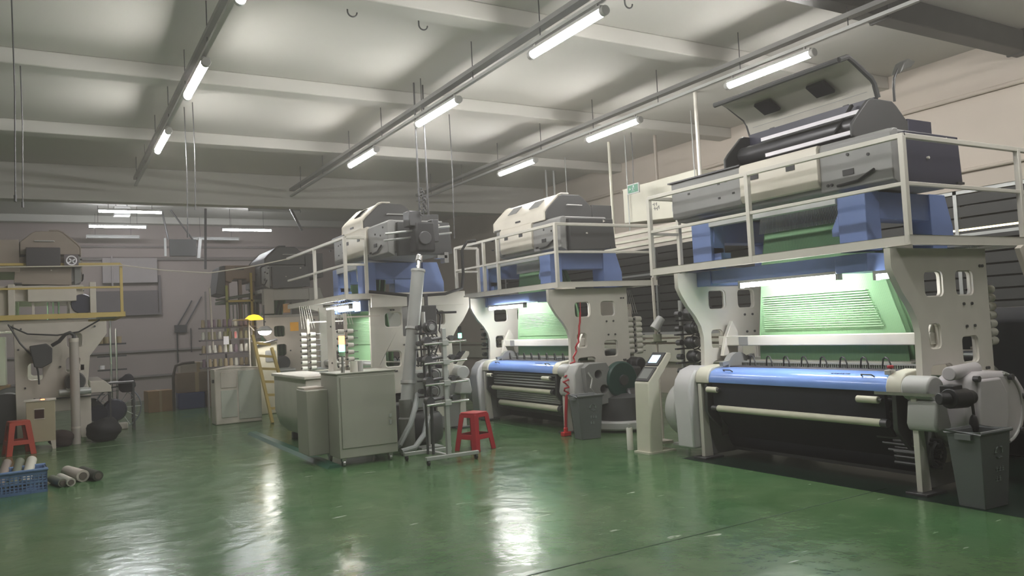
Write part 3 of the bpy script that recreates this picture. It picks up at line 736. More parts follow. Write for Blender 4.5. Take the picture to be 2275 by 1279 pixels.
# old looms on the far left and behind
def old_loom(label, X0, Y0, sx, W, paint, cover):
    t = thing('weaving_loom', label, 'loom', (X0, Y0, 0))
    out = [(-.05, 1.9), (-.05, 1.70), (.05, 1.55), (.20, 1.35), (.24, .9), (.20, .75), (.20, .05), (.35, .05), (.42, .50), (.80, .50), (.95, .05), (1.22, .05), (1.24, 1.9)]
    holes = [rr(.30, .52, 1.5, 1.72, .04), rr(.34, .54, 1.10, 1.34, .05), rr(.86, 1.06, 1.02, 1.28, .05)]
    for y in (0, W):
        f = MB(sx).prism(out, 'Y', y, y + .06, holes).build('side_frame', paint, t, bev=.008)
        b = MB(sx)
        for x, z in ((.12, 1.82), (1.14, 1.82), (1.18, 1.5), (.62, 1.2), (.98, .72), (.9, .72), (1.0, .60), (.6, .8), (1.1, .9)): b.cyl((x, y - .015, z), (x, y + .075, z), .016, 8)
        b.build_each('bolt', darksteel, f)
    MB(sx).prism([(-.1, .74), (-.1, .84), (.0, .93), (.2, .93), (.2, .74)], 'Y', .1, W - .1).build('breast_beam_cover', cover, t, bev=.01)
    MB(sx).box(.28, .36, 0, W, 1.12, 1.22).build('cross_bar', paint, t, bev=.006)
    MB(sx).box(.0, 1.0, -.04, .0, .70, .715).build('side_trim', darksteel, t)
    MB(sx).cyl((.1, .1, .4), (.1, W - .1, .4), .14, 24).build('cloth_roll', cloth, t)
    w_ = MB(sx).cyl((1.35, .2, .45), (1.35, W - .1, .45), .26, 28).build('warp_beam', yarn_w, t)
    for y in (.12, W - .1): MB(sx).lathe([(.04, 0), (.38, 0), (.40, .02), (.04, .04)], (1.35, y, .45), 'Y', 32).build('beam_flange', darksteel, w_)
    MB(sx).lathe([(.02, -.2), (.13, -.2), (.15, -.12), (.15, 0), (.02, 0)], (.42, -.02, .96), 'Y', 24).build('dobby_wheel', darksteel, t)
    MB(sx).box(.25, .55, -.24, -.04, .76, .86).cyl((.2, -.2, .8), (.65, -.2, .8), .05, 12).build('selvedge_motor', galv, t, bev=.01)
    return t
# ------------------------------------------------------------------ work lamps under the platforms
def worklamp(x, ya, yb, z, label):
    t = thing('work_lamp', label, 'lamp', (x, ya, z), 0, 'work lamps under the platforms'); L_ = yb - ya
    MB().box(-.03, .03, 0, L_, .022, .05).build('housing', lgrey, t, bev=.004)
    MB().cyl((0, .03, 0), (0, L_ - .03, 0), .022, 12).build('tube', lampwork, t)
    for s in (0, L_ - .03): MB().box(-.028, .028, s, s + .03, -.028, .05).build('end_cap', lgrey, t)
    return t
worklamp(6.05, 4.56, 5.74, 1.775, 'long lit work lamp under the platform of the nearest loom')
worklamp(6.05, 4.02, 4.22, 1.745, 'short lit lamp right of the long work lamp, by the nearest loom frame')
worklamp(6.05, 9.95, 11.05, 1.77, 'long lit work lamp under the platform of the middle loom')
worklamp(6.05, 8.98, 9.25, 1.80, 'short lit lamp right of the middle loom frame')
worklamp(3.70, 10.85, 11.95, 1.87, 'lit work lamp under the platform behind the grey control cabinet')
worklamp(-.40, 14.75, 15.9, 1.72, 'lit work lamp glowing behind the frame of the old loom at far left')

# ------------------------------------------------------------------ control posts with a screen
def control_post(x, y, label, lit=True):
    t = thing('control_post', label, 'control panel', (x, y, 0), 0, 'control posts of the looms')
    MB().prism([(-.02, .0), (.0, .78), (.30, 1.10), (.36, 1.09), (.36, 1.04), (.16, .80), (.16, .0)], 'Y', -.11, .13).build('post', cream, t, bev=.012)
    d = V(.30, 0, .32).normalized(); n = V(-d.z, 0, d.x); P0 = V(.0, 0, .78)
    def slab(a, b, h0, h1, ya, yb):
        q = [P0 + d * a + n * h0, P0 + d * b + n * h0, P0 + d * b + n * h1, P0 + d * a + n * h1]
        return MB().prism([(p.x, p.z) for p in q], 'Y', ya, yb)
    b1 = slab(.235, .43, .0, .014, -.10, .12).build('screen_bezel', black, t, bev=.006)
    slab(.275, .385, .014, .016, -.055, .085).build('screen', screen if lit else M('dark_screen', (.05, .05, .06), .2), b1)
    b2 = slab(.015, .22, .0, .012, -.10, .12).build('keypad', black, t, bev=.006)
    slab(.05, .19, .012, .014, -.065, .09).build('key_field', M('dull_keypad', (.16, .17, .16), .5), b2)
    MB().box(-.05, .34, -.12, .14, 0, .02).build('foot', cream, t)
    MB().box(.16, .36, -.06, .10, .08, .11).build('cross_tie', offwhite, t)
    return t
control_post(5.68, 6.93, 'cream control post with lit blue screen at left of the nearest loom')
cp2 = control_post(5.70, 11.95, 'control post seen from the side behind the steel trolley stand', False)
for nm, z0, z1, mt in (('signal_pole', 1.09, 1.32, steel), ('green_signal', 1.32, 1.40, green_lit), ('signal_cap', 1.40, 1.52, jgrey)):
    MB().cyl((.26, .02, z0), (.26, .02, z1), .012 if 'pole' in nm else .032, 14).build(nm, mt, cp2)

# ------------------------------------------------------------------ weft feeder stands
def feeder_stand(x, y, label, n=5, z0=.86, dz=.165, white_drums=True, rot=0.):
    t = thing('feeder_stand', label, 'feeder stand', (x, y, 0), rot)
    p = MB().cyl((0, .1, 0), (0, .1, z0 + n * dz), .025, 12).box(-.15, .15, -.02, .2, 0, .02)
    p.build('pole', galv, t)
    for i in range(n):
        z = z0 + i * dz
        f = MB().lathe([(.015, -.10), (.055, -.10), (.07, -.06), (.07, .03), (.05, .06), (.015, .07)], (.02 * (i % 2), -.04, z), 'Y', 20).build('weft_feeder', darksteel, t)
        MB().torus((.02 * (i % 2), -.12, z), .085, .007, 'Y', 20, 6).build('balloon_ring', darksteel, f)
        MB().lathe([(.01, -.115), (.04, -.115), (.045, -.10)], (.02 * (i % 2), -.04, z), 'Y', 16).build('drum', M('feeder_drum', (.20, .20, .20), .3, .6), f)
        a = MB().box(-.13, .13, .05, .09, z - .085, z - .065); a.cyl((-.10, .0, z), (-.10, .07, z), .035, 10)
        a.build('arm', darksteel, t)
        if white_drums and i > 1:
            MB().lathe([(.02, 0), (.075, 0), (.05, .12), (.02, .12)], (.17, -.02, z - .06), 'Z', 18).build('yarn_cone', yarn_w, t)
            MB().lathe([(.02, 0), (.07, 0), (.055, .16), (.02, .16)], (.26, .06, z - .06), 'Z', 18).build('dark_yarn_cone', jgrey, t)
    return t
feeder_stand(6.45, 6.98, 'stack of dark round weft feeders beside the lit control post', 5)
feeder_stand(6.42, 11.75, 'stack of weft feeders left of the middle loom frame', 5, white_drums=False)
feeder_stand(4.12, 9.2, 'stack of weft feeders between the grey duct and the trolley stand', 5, z0=.72, dz=.20, white_drums=False)
# swivel lamp on a pole at the left of the nearest loom
t = thing('swivel_lamp', 'white swivel lamp head on a thin pole left of the feeder stack', 'lamp', (6.3, 7.35, 0))
MB().cyl((0, 0, 0), (-.02, 0, 1.98), .018, 10).cyl((0, 0, .0), (0, 0, .02), .1, 16).build('pole', offwhite, t)
MB().lathe([(.02, .17), (.05, .16), (.06, .0), (.045, 0.)], (0, 0, 0), 'Z', 18).build('lamp_shade', lgrey, t, loc=(-.06, -.03, 1.36)).rotation_euler = (.2, .6, 0)
MB().bar((-.1, 0, 1.2), (.14, 0, 1.2), .02).lathe([(.02, 0), (.05, .01), (.05, .10), (.02, .1)], (-.02, -.03, 1.2), 'Z', 14).build('bracket', M('olive_bracket', (.20, .21, .15), .5), t)

# ------------------------------------------------------------------ selvedge creels with spools, each spool its own thing
SPOOL = {}
ORD = ['first', 'second', 'third', 'fourth', 'fifth', 'sixth', 'seventh', 'eighth', 'ninth']
def spool(x, y, z, ax, label, group, mat=yarn_w):
    key = (ax, mat.name)
    if key not in SPOOL:
        t = thing('yarn_spool', label, 'spool', (x, y, z), 0, group)
        MB().lathe([(.012, 0), (.042, 0), (.044, .02), (.038, .11), (.012, .11)], (0, 0, 0), ax, 16).build('yarn', mat, t)
        MB().lathe([(.01, -.02), (.018, -.02), (.018, 0), (.014, .12), (.010, .13)], (0, 0, 0), ax, 10).build('core', black, t)
        SPOOL[key] = t; return t
    return dup(SPOOL[key], (x, y, z), None, label, group)
def creel(x, y, z0, n, label, group, slabel, cols=2, dz=.078, ax='X', sp=.16, sc=1., reach=-.13):
    t = thing('spool_rack', label, 'rack', (x, y, 0))
    MB().box(.09, .13, .06, .10, z0 - .08, z0 + n * dz + .15).build('upright', offwhite, t)
    for z in (z0 - .05, z0 + n * dz + .1): MB().bar((.11, .08, z), (.11 + reach, .08, z), .03, .02).build('mounting_arm', offwhite, t)
    m = MB()
    for i in range(n): m.cyl((-.04, .02, z0 + i * dz), (cols * sp, .02, z0 + i * dz), .006, 6).bar((.11, .06, z0 + i * dz), (.11, .02, z0 + i * dz), .012)
    m.build('pin', darksteel, t)
    y_ = MB()
    for i in range(6): y_.cyl((.0 + .04 * i, .02, z0 + n * dz), (-.02 + .03 * i, .05, z0 + n * dz + .35), .003, 4)
    stuff(y_.build('yarn_ends', yarn_w, t))
    for i in range(n):
        for c in range(cols):
            o = spool(x - .02 + c * sp, y + .02, z0 + i * dz, ax, ORD[n - 1 - i] + ' from the top in the ' + ('left' if c == 0 else 'right') + ' column: ' + slabel, group); o.scale = (sc, sc, sc)
creel(7.18, 4.0, 1.13, 7, 'spool rack at the back right of the nearest loom', 'spools behind the nearest loom', 'spool behind the dark-cloth loom')
creel(7.28, 9.12, 1.02, 7, 'spool rack at the back right of the middle loom', 'spools behind the middle loom', 'spool behind the steel-rod loom')
creel(3.30, 11.95, 1.00, 7, 'white spool rack left of the signal tower', 'spools on the rack left of the signal tower', 'spool left of the signal tower', cols=2, dz=.085, sp=.14, sc=.72, reach=.55)
creel(3.38, 10.42, 1.05, 6, 'spool rack right of the signal tower', 'spools right of the signal tower', 'spool right of the signal tower', dz=.095, sp=.13, sc=.75, reach=.5)

# ------------------------------------------------------------------ grey control cabinet on castors with signal tower
t = thing('control_cabinet', 'tall grey steel control cabinet on castors with signal tower', 'cabinet', (2.78, 8.74, 0))
MB().box(0, .70, 0, .62, .09, 1.035).build('body', greige, t, bev=.008)
MB().box(.035, .69, -.012, 0, .20, 1.0).build('door', greige, t, bev=.004)
MB().box(.6, .63, -.02, -.012, .42, .47).box(.6, .63, -.02, -.012, .50, .54).build('lock', galv, t, bev=.003)
MB().box(-.01, .71, -.01, .63, 1.035, 1.05).build('top_plate', greige, t, bev=.004)
for x, y in ((.06, .06), (.62, .06), (.06, .55), (.62, .55)):
    MB().box(x - .025, x + .025, y - .03, y + .03, .055, .09).cyl((x - .015, y, .035), (x + .015, y, .035), .035, 14).build('castor', steel, t)
MB().box(-.25, 0, .36, .80, .11, .86).build('side_cabinet', greige, t, bev=.01)
MB().box(-.24, .0, .5, .8, .86, .885).build('side_tray', offwhite, t, bev=.004)
MB().cyl((.10, .08, 1.05), (.10, .08, 1.24), .014, 12).cyl((.10, .08, 1.05), (.10, .08, 1.12), .022, 12).build('signal_pole', steel, t)
MB().cyl((.10, .08, 1.24), (.10, .08, 1.29), .034, 16).build('signal_base', M('pale_green_ring', (.35, .55, .35), .4), t)
MB().cyl((.10, .08, 1.29), (.10, .08, 1.37), .034, 16).build('green_signal', green_lit, t)
MB().cyl((.10, .08, 1.375), (.10, .08, 1.47), .034, 16).build('red_signal', red_lit, t)
for i, (x, y, r, h) in enumerate(((.24, .10, .045, .12), (.32, .12, .035, .12))):
    tag(MB().lathe([(.0, 0), (r, 0), (r * .95, h), (r * .85, h), (r * .8, .01), (0, .01)], (2.78 + x, 8.74 + y, 1.05), 'Z', 18).build('cup', yarn_w if i == 0 else lgrey),
        ['pale cup standing on the grey control cabinet, nearer the signal tower', 'narrow grey cup right of the pale cup on the control cabinet'][i], 'cup')
# white let-off cover beside it
t = thing('letoff_cover', 'white rounded machine cover with bright flat top, left of the grey cabinet', 'machine cover', (2.86, 10.3, 0))
MB().prism([(.0, .92), (.0, .42), (.06, .22), (.18, .10), (.34, .06), (.44, .06), (.44, .92)], 'Y', 0, 1.7).build('shell', white, t, bev=.015, ang=50)
MB().box(-.03, .46, -.03, 1.73, .92, .965).build('top', white, t, bev=.01)
MB().box(.02, .06, -.012, 0, .7, .73).build('latch', galv, t)
f = MB()
for y in (.15, 1.5): f.box(.2, .44, y, y + .08, 0, .08)
f.build('foot', darksteel, t)

t = thing('machine_upright', 'white upright panel lit by the work lamp, behind the signal tower', 'machine upright', (3.34, 10.62, 0))
MB().box(0, .05, .0, .24, 0, 1.84).build('panel', white, t, bev=.006)
MB().box(-.01, .06, -.01, .25, 0, .03).build('foot', darksteel, t)
for z in (1.1, 1.6): MB().cyl((-.012, .04, z), (0, .04, z), .012, 8).build('bolt', darksteel, t)
# ------------------------------------------------------------------ steel trolley stand with cross bars
t = thing('yarn_trolley', 'bare steel trolley stand with four cross bars, left of the red stool', 'trolley', (3.83, 8.07, 0))
MB().bar((-.30, 0, .075), (.35, 0, .075), .05, .04).bar((-.02, 0, .075), (-.05, .5, .075), .05, .04).bar((-.35, .5, .075), (.25, .5, .075), .045, .04).build('base', galv, t, bev=.004)
MB().bar((-.01, .02, .09), (-.01, .02, 1.50), .05, .05).build('post', galv, t, bev=.005)
MB().cyl((-.16, .1, .1), (-.16, .1, 1.35), .017, 10).cyl((-.21, .14, .1), (-.21, .14, 1.2), .014, 10).build('side_rod', darksteel, t)
for i, z in enumerate((.665, .885, 1.12, 1.335)):
    a = MB().cyl((-.27, -.02, z - .005), (.25, -.02, z + .012), .013, 12).build('cross_bar', chrome, t)
    MB().box(-.05, .03, -.035, .06, z - .03, z + .035).build('clamp', galv, a, bev=.006)
    c = MB()
    c.lathe([(.02, 0), (.05, 0), (.05, .09), (.02, .1)], (-.2, .02, z + .03), 'Y', 14).cyl((-.17, .06, z + .04), (.0, .03, z + .06), .018, 10)
    c2 = MB(); c2.lathe([(.01, 0), (.03, 0), (.03, .06), (.01, .06)], (.10, .03, z + .05), 'Y', 12).bar((.02, .05, z + .055), (.18, .05, z + .055), .015)
    c.build('tensioner', darksteel, a); c2.build('guide', darksteel, a)
for x, y in ((-.27, 0), (.32, 0), (-.32, .5), (.22, .5)):
    MB().cyl((x - .012, y, .03), (x + .012, y, .03), .03, 12).box(x - .016, x + .016, y - .012, y + .012, .03, .06).build('castor', black, t)
# clutter of the third loom's end: let-off gearbox, vacuum unit and hoses
t = thing('suction_unit', 'dark suction unit with two grey hoses behind the trolley stand', 'suction unit', (3.9, 9.6, 0))
MB().lathe([(.02, .0), (.26, .0), (.28, .05), (.28, .30), (.24, .36), (.02, .40)], (.35, .2, .03), 'Z', 28).build('drum', jgrey, t)
MB().box(-.25, .1, .0, .35, .05, .55).build('blower_box', darksteel, t, bev=.02)
MB().lathe([(.03, -.06), (.13, -.06), (.14, 0), (.14, .05), (.03, .06)], (-.28, -.1, .38), 'Y', 24).build('blower_wheel', M('olive_grey', (.19, .19, .15), .5), t)
MB().tube([(.12, -.25, .68), (.02, -.4, .55), (-.10, -.5, .35), (-.26, -.52, .12), (-.33, -.45, .05), (-.34, -.3, .05)], .035, 10).build('hose', hosegrey, t)
MB().tube([(.25, -.15, .55), (.22, -.3, .38), (.10, -.45, .2), (-.1, -.6, .07), (-.3, -.65, .05)], .035, 10).build('hose', hosegrey, t)
MB().box(.2, .75, .1, .45, .45, .95).build('gearbox', M('grey_green_box', (.27, .29, .27), .5), t, bev=.03)
MB().cyl((.45, .0, .82), (.45, .12, .82), .10, 20).build('gear_hub', green_d, t)
# dark electrical box between the duct and the green light
t = thing('electrical_box', 'dark grey electrical box with cables under the turned loom platform', 'electrical box', (4.15, 9.85, 1.42))
MB().box(.0, .42, .0, .22, .0, .40).build('box', jgrey, t, bev=.01)
b_ = MB()
for i in range(5): b_.cyl((.06 + i * .07, -.02, .16), (.06 + i * .07, 0, .16), .018, 8)
b_.build('socket', black, t)
c = MB()
for i in range(6): c.tube([(.08 + i * .06, -.01, .02), (.07 + i * .07, -.04, -.1), (.1 + i * .05, -.02 - .02 * (i % 2), -.26), (.12 + .04 * i, .02, -.42)], .012, 6)
c.build('cable', black, t)
MB().tube([(.46, .1, .35), (.52, .1, .25), (.5, .12, .05), (.58, .1, -.1)], .012, 6).box(.45, .75, .06, .12, .28, .31).build('cable_arm', black, t)
MB().box(.05, .09, .1, .14, .40, .56).box(.3, .34, .1, .14, .40, .56).build_each('bracket', darksteel, t)

# ------------------------------------------------------------------ travelling cleaner ducts
t = thing('cleaner_duct', 'long grey suction duct leaning from the overhead cleaner to the floor', 'duct', (3.9, 9.35, 0))
MB().cyl((-.04, .0, .60), (.27, .15, 2.28), .078, 24, .086).build('tube', ductgrey, t)
MB().lathe([(.05, .0), (.10, .0), (.10, .34), (.085, .36), (.085, .58), (.05, .58)], (-.05, 0, .05), 'Z', 20).build('floor_nozzle', M('dull_olive_grey', (.17, .175, .16), .5), t)
MB().cyl((.0, .02, .82), (.005, .025, .86), .094, 24).cyl((.12, .08, 1.50), (.127, .083, 1.53), .094, 24).cyl((.265, .147, 2.25), (.27, .15, 2.28), .094, 24).build_each('clamp_ring', galv, t)
MB().cyl((.27, .15, 2.28), (.31, .18, 2.48), .028, 12).cyl((.29, .165, 2.40), (.31, .175, 2.46), .05, 14).build('swivel', chrome, t)
t = thing('overhead_cleaner', 'dark overhead cleaning blower with chains, above the leaning grey duct', 'blower', (4.2, 9.55, 2.45))
MB().box(-.06, .22, -.10, .14, .06, .46).build('blower_body', M('blower_grey', (.03, .03, .032), .6), t, bev=.03)
MB().box(-.14, .04, -.08, .12, .40, .60).cyl((.06, -.13, .24), (.06, .18, .24), .09, 20).box(.20, .30, -.04, .1, .2, .5).build('motor', darksteel, t, bev=.01)
MB().cyl((-.45, .0, .30), (.50, .05, .42), .016, 10).cyl((-.45, .06, .22), (.55, .1, .34), .014, 10).build('rail_rod', galv, t)
MB().box(.26, .40, -.05, .08, -.02, .02).box(.36, .42, -.05, .08, -.08, .06).build('side_arm', chrome, t)
c = MB()
for i in range(9): c.torus((.02 + .03 * (i % 2), -.14, .55 + .04 * i), .022, .008, 'X' if i % 2 else 'Y', 10, 5)
for i in range(5): c.torus((.08, -.12, .6 + .045 * i), .022, .008, 'X' if i % 2 else 'Y', 10, 5)
c.build('chain', darksteel, t)
MB().cyl((.05, .0, .55), (.05, .0, ZC - 2.45), .012, 8).cyl((.2, .05, .55), (.2, .05, ZC - 2.45), .012, 8).build('hanger', darksteel, t)
# loose black cable sagging from the platform edge
m = MB().tube([(3.85, 10.50, 2.06), (4.1, 10.46, 2.03), (4.5, 10.46, 1.98), (5.0, 10.46, 2.0), (5.3, 10.5, 2.08), (5.36, 10.55, 2.3), (5.36, 10.56, 2.65), (5.45, 10.56, 2.78), (5.62, 10.6, 2.80)], .022, 8)
tag(m.build('sagging_cable', rubber), 'thick black cable sagging along the platform edge and up beside the railing', 'cable')

# ------------------------------------------------------------------ red stools
def stool(x, y, rz, label, mat, s=1.):
    t = thing('plastic_stool', label, 'stool', (x, y, 0), rz, None)
    a, b, H = .125 * s, .18 * s, .46 * s
    MB().prism(rr(-a, a, -a, a, .03), 'Z', H - .03, H).build('seat', mat, t, bev=.008)
    for k in range(4):
        c, s_ = math.cos(k * PI / 2), math.sin(k * PI / 2)
        R_ = lambda p: (p[0] * c - p[1] * s_, p[0] * s_ + p[1] * c, p[2])
        # panel with window opening on each side
        y0, y1 = a, b
        out = [(-a, H - .02), (a, H - .02), (b, 0), (b - .075, 0), (b - .095, .14 * s), (-b + .095, .14 * s), (-b + .075, 0), (-b, 0)]
        hole = [(-.055 * s, .40 * s), (.055 * s, .40 * s), (.085 * s, .20 * s), (-.085 * s, .20 * s)]
        mb = MB(); tmp = MB().prism(out, 'Y', 0, .012, [hole])
        vs = []
        for v in tmp.v:
            d = a + (b - a) * (1 - v[2] / (H - .02)) - .012
            vs.append(R_((v[0], -(d + v[1]), v[2])))
        mb.add(vs, tmp.f); mb.build('leg_panel', mat, t, bev=.004)
    return t
stool(4.46, 8.68, .35, 'red plastic stool on the green floor beside the steel trolley stand', red)
stool(-.42, 13.55, .2, 'worn red plastic stool at the left edge behind the blue crate', oldred, 1.05)

# ------------------------------------------------------------------ wheelie bins
def bin_(x, y, rz, label, s=1.):
    t = thing('waste_bin', label, 'waste bin', (x, y, 0), rz, 'grey bins by the looms')
    b0, b1, H, d0, d1 = .135 * s, .180 * s, .55 * s, .10 * s, .128 * s
    m = MB(); w_ = .012
    def ring(a, d, z): return [(-a, -d, z), (a, -d, z), (a, d, z), (-a, d, z)]
    vs = ring(b0, d0, 0) + ring(b1, d1, H) + ring(b1 - w_, d1 - w_, H) + ring(b0 - w_, d0 - w_, .02)
    fs = [(0, 1, 2, 3), (12, 13, 14, 15)]
    for i in range(4):
        j = (i + 1) % 4; fs += [(i, j, 4 + j, 4 + i), (4 + i, 4 + j, 8 + j, 8 + i), (8 + i, 8 + j, 12 + j, 12 + i)]
    m.add(vs, fs).build('body', bingrey, t, bev=.02, seg=3)
    r = MB().tube([(p[0] * 1.03, p[1] * 1.03, H) for p in ring(b1, d1, 0)], .014 * s, 8, True)
    r.box(-b1 - .025 * s, -b1 + .01, -.07 * s, .05 * s, H - .05 * s, H - .01).build('rim', M('bin_rim_grey', (.17, .18, .185), .45), t)
    mk = M('pale_bin_print', (.30, .34, .34), .6)
    def fp(u, z): return (u, -(d0 + (d1 - d0) * z / H) - .004, z)
    mm = MB(); cx, cz, R_ = .03 * s, .40 * s, .042 * s
    for k in range(3):
        a0 = PI / 2 + k * 2 * PI / 3
        p = [(cx + R_ * math.cos(a0 + q), cz + R_ * math.sin(a0 + q)) for q in (.35, 1.0, 1.6)]
        mm.bar(fp(*p[0]), fp(*p[1]), .012 * s, .003).bar(fp(*p[1]), fp(*p[2]), .012 * s, .003)
        e = p[2]; mm.bar(fp(e[0] - .014 * s, e[1]), fp(e[0] + .014 * s, e[1]), .012 * s, .003)
    for zz, n in ((.28, 3), (.21, 2)):
        for i in range(n):
            u = cx - .04 * s + i * .035 * s
            mm.bar(fp(u, zz * s), fp(u + .022 * s, zz * s), .006, .003).bar(fp(u + .011 * s, zz * s - .015), fp(u + .011 * s, zz * s + .017), .006, .003).bar(fp(u, zz * s - .016), fp(u + .024 * s, zz * s - .016), .005, .003)
    mm.build('recycling_print', mk, t)
    return t
bin_(5.89, 3.36, -.05, 'large grey waste bin under the black winder motor', 1.0)
bin_(5.92, 8.36, -.15, 'grey waste bin in front of the middle loom gearbox', 1.0)
# carton and dark block at the right edge
t = thing('carton', 'brown carton on the floor behind the large bin at the right edge', 'carton', (6.95, 3.1, 0))
MB().box(0, .5, 0, .42, 0, .30).build('box', cardgrey, t, bev=.004)
MB().prism([(0, .30), (.02, .31), (-.12, .44), (-.13, .43)], 'Y', 0, .42).build('flap', card, t)
t = thing('dark_machine_guard', 'dark grey machine guard behind the pale slanted brace', 'machine guard', (7.75, 3.75, 0))
MB().prism([(0, .25), (0, 1.30), (.15, 1.42), (.75, 1.42), (.75, .0), (.2, .0)], 'Y', 0, .9).build('panel', M('dark_blue_grey', (.05, .052, .06), .5), t, bev=.02)
MB().cyl((.35, -.06, .93), (.35, 0, .93), .09, 20).box(.2, .5, -.03, 0, 1.0, 1.06).build('cap', black, t)
# slanted brace and black cap behind the nearest loom
tag(MB().bar((7.25, 3.66, 1.95), (7.75, 3.66, .9), .07, .05).bar((7.75, 3.66, .9), (7.75, 3.66, 0), .07, .05).build('slanted_brace', offwhite, bev=.006), 'pale slanted steel brace right of the nearest loom frame', 'brace')
# lamp arm above the open machine
t = thing('gooseneck_lamp', 'black lamp on a bent arm rising above the open jacquard machine', 'lamp', (6.72, 4.36, 3.36))
MB().tube([(0, 0, 0), (.0, 0, .12), (.02, 0, .22), (.09, 0, .31)], .012, 8).build('arm', black, t)
MB().prism([(.04, .25), (.12, .37), (.20, .41), (.30, .39), (.22, .33), (.12, .30)], 'Y', -.05, .05).build('lamp_head', M('dark_lens', (.09, .09, .085), .3), t, bev=.01)
# red cord bundle hanging on the middle loom
rnd = random.Random(3); pts = []
way = [(6.27, 8.87, 1.62), (6.22, 8.86, 1.30), (6.08, 8.84, .95), (5.93, 8.80, .75), (5.90, 8.78, .50)]
for i in range(4):
    p, q = V(*way[i]), V(*way[i + 1])
    for j in range(9 if i else 5):
        amp = (0, .012, .03, .045)[i]; c = p.lerp(q, j / (9 if i else 5)); k_ = (i * 9 + j) * 1.9
        pts.append((c.x + amp * math.sin(k_) + rnd.uniform(-.006, .006), c.y + amp * math.cos(k_), c.z + rnd.uniform(-.01, .01)))
t = thing('red_cord', 'red knotted cord hanging down beside the middle loom bin to the floor', 'cord', (0, 0, 0))
MB().tube(pts, .013, 6).cyl((6.27, 8.87, 1.60), (6.29, 8.89, 1.76), .006, 6).tube([pts[-1], (5.87, 8.76, .30), (5.84, 8.74, .06)], .02, 6).build('cord', red, t)
MB().box(5.78, 5.90, 8.70, 8.78, .0, .055).cyl((5.84, 8.74, .03), (5.84, 8.74, .11), .03, 10).build('socket_strip', M('bright_red_plastic', (.55, .02, .02), .35), t, bev=.008)
# small white bottle by the post
t = thing('white_tube', 'white cylinder standing on the floor left of the lit control post', 'tube', (5.72, 7.25, 0))
MB().lathe([(0, 0), (.036, 0), (.036, .24), (.03, .25), (0, .25)], (0, 0, 0), 'Z', 18).build('body', yarn_w, t)
MB().lathe([(.0, .25), (.018, .25), (.018, .29), (0, .29)], (0, 0, 0), 'Z', 12).build('cap', galv, t)
# ------------------------------------------------------------------ old machines on the far left and behind
lo = old_loom('old dull white loom with looping black cables behind an upright pipe', .75, 14.5, -1, 2.3, offwhite, offwhite)
oldj = M('dull_brown_hood', (.30, .25, .21), .6)
make_jacquard('brownish jacquard machine with rounded hood over the yellow railing', .62, 14.5, -1, False, False, hx=-.02, h0=.05, h1=1.7, p0=.5, p1=1.6, y0=.08, y1=2.2, paint=oldj, side=oldj, leg=offwhite, leg_y=((.05, .2), (1.9, 2.05)))
t = make_platform('yellow railed platform of the old loom at the far left', -.6, 14.5, 1, -.12, 1.68, -.05, 2.4, posts=(), left_gate=False, right=1., paint=paleyellow, edge=paleyellow)
# boxes seen on the old platform
t = thing('ball_screw_box', 'pale box between two white posts on the yellow railed platform', 'box', (-.29, 14.46, 2.02))
MB().box(0, .67, 0, .25, .22, .46).build('box', offwhite, t, bev=.01)
MB().box(-.26, -.17, 0, .1, 0, .50).box(.86, .95, 0, .1, 0, .52).box(.05, .09, .1, .14, 0, .25).box(.6, .64, .1, .14, 0, .25).build_each('post', offwhite, t, bev=.006)
tag(MB().lathe([(0, 0), (.15, 0), (.17, .05), (.17, .2), (.1, .24), (0, .24)], (.46, 14.52, 2.19), 'Y', 20).build('dark_pulley', navy), 'dark round pulley on the yellow railed platform, beside the pale box', 'pulley')
tag(MB().box(-.30, .17, 14.38, 14.5, 2.80, 3.09).build('dark_door_panel', M('aubergine_panel', (.055, .05, .055), .4), bev=.01), 'dark panel on the brownish hood at the far left', 'panel')
t = thing('fan_grille', 'small square fan with pale smear on the brownish hood', 'fan', (.22, 14.38, 2.78))
MB().box(0, .2, 0, .06, 0, .2).build('frame', M('mauve_grey', (.12, .10, .11), .5), t)
MB().torus((.1, -.005, .1), .07, .012, 'Y', 18, 6).bar((.05, -.005, .06), (.15, -.005, .12), .02).bar((.07, -.005, .13), (.14, -.005, .06), .02).build('blade', paper, t)
# grey vertical pipe with a black hose
t = thing('suction_pipe', 'upright pale grey pipe with black hose in front of the old loom', 'pipe', (.32, 14.15, 0))
MB().cyl((.0, 0, .0), (-.0, 0, 1.60), .066, 24).build('tube', M('warm_grey_pipe', (.40, .36, .33), .45), t)
MB().cyl((0, 0, .24), (0, 0, .27), .07, 24).cyl((0, 0, 1.58), (0, 0, 1.64), .07, 24).build_each('pipe_ring', offwhite, t)
MB().tube([(0, 0, 1.62), (0, 0, 1.69), (-.05, 0, 1.73), (-.12, 0, 1.70), (-.2, .0, 1.60), (-.3, .02, 1.54)], .028, 8).build('hose', black, t)
tag(MB().prism([(-.22, 1.22), (-.28, 1.55), (-.05, 1.58), (.03, 1.50), (.02, 1.28), (-.12, 1.2)], 'Y', 14.24, 14.44).build('dark_motor_box', darksteel, bev=.015), 'dark motor box fixed to the old loom left of the pale pipe', 'motor')
m = MB().tube([(-.55, 14.4, 1.9), (-.40, 14.38, 1.6), (-.22, 14.36, 1.36), (-.17, 14.36, 1.15), (-.16, 14.36, .95)], .014, 6).tube([(-.55, 14.42, 1.88), (-.3, 14.4, 1.74), (.1, 14.4, 1.70), (.4, 14.4, 1.74), (.7, 14.42, 1.92)], .014, 6)
tag(m.build('hanging_cable', black), 'black cables looping across the front of the old loom', 'cable')
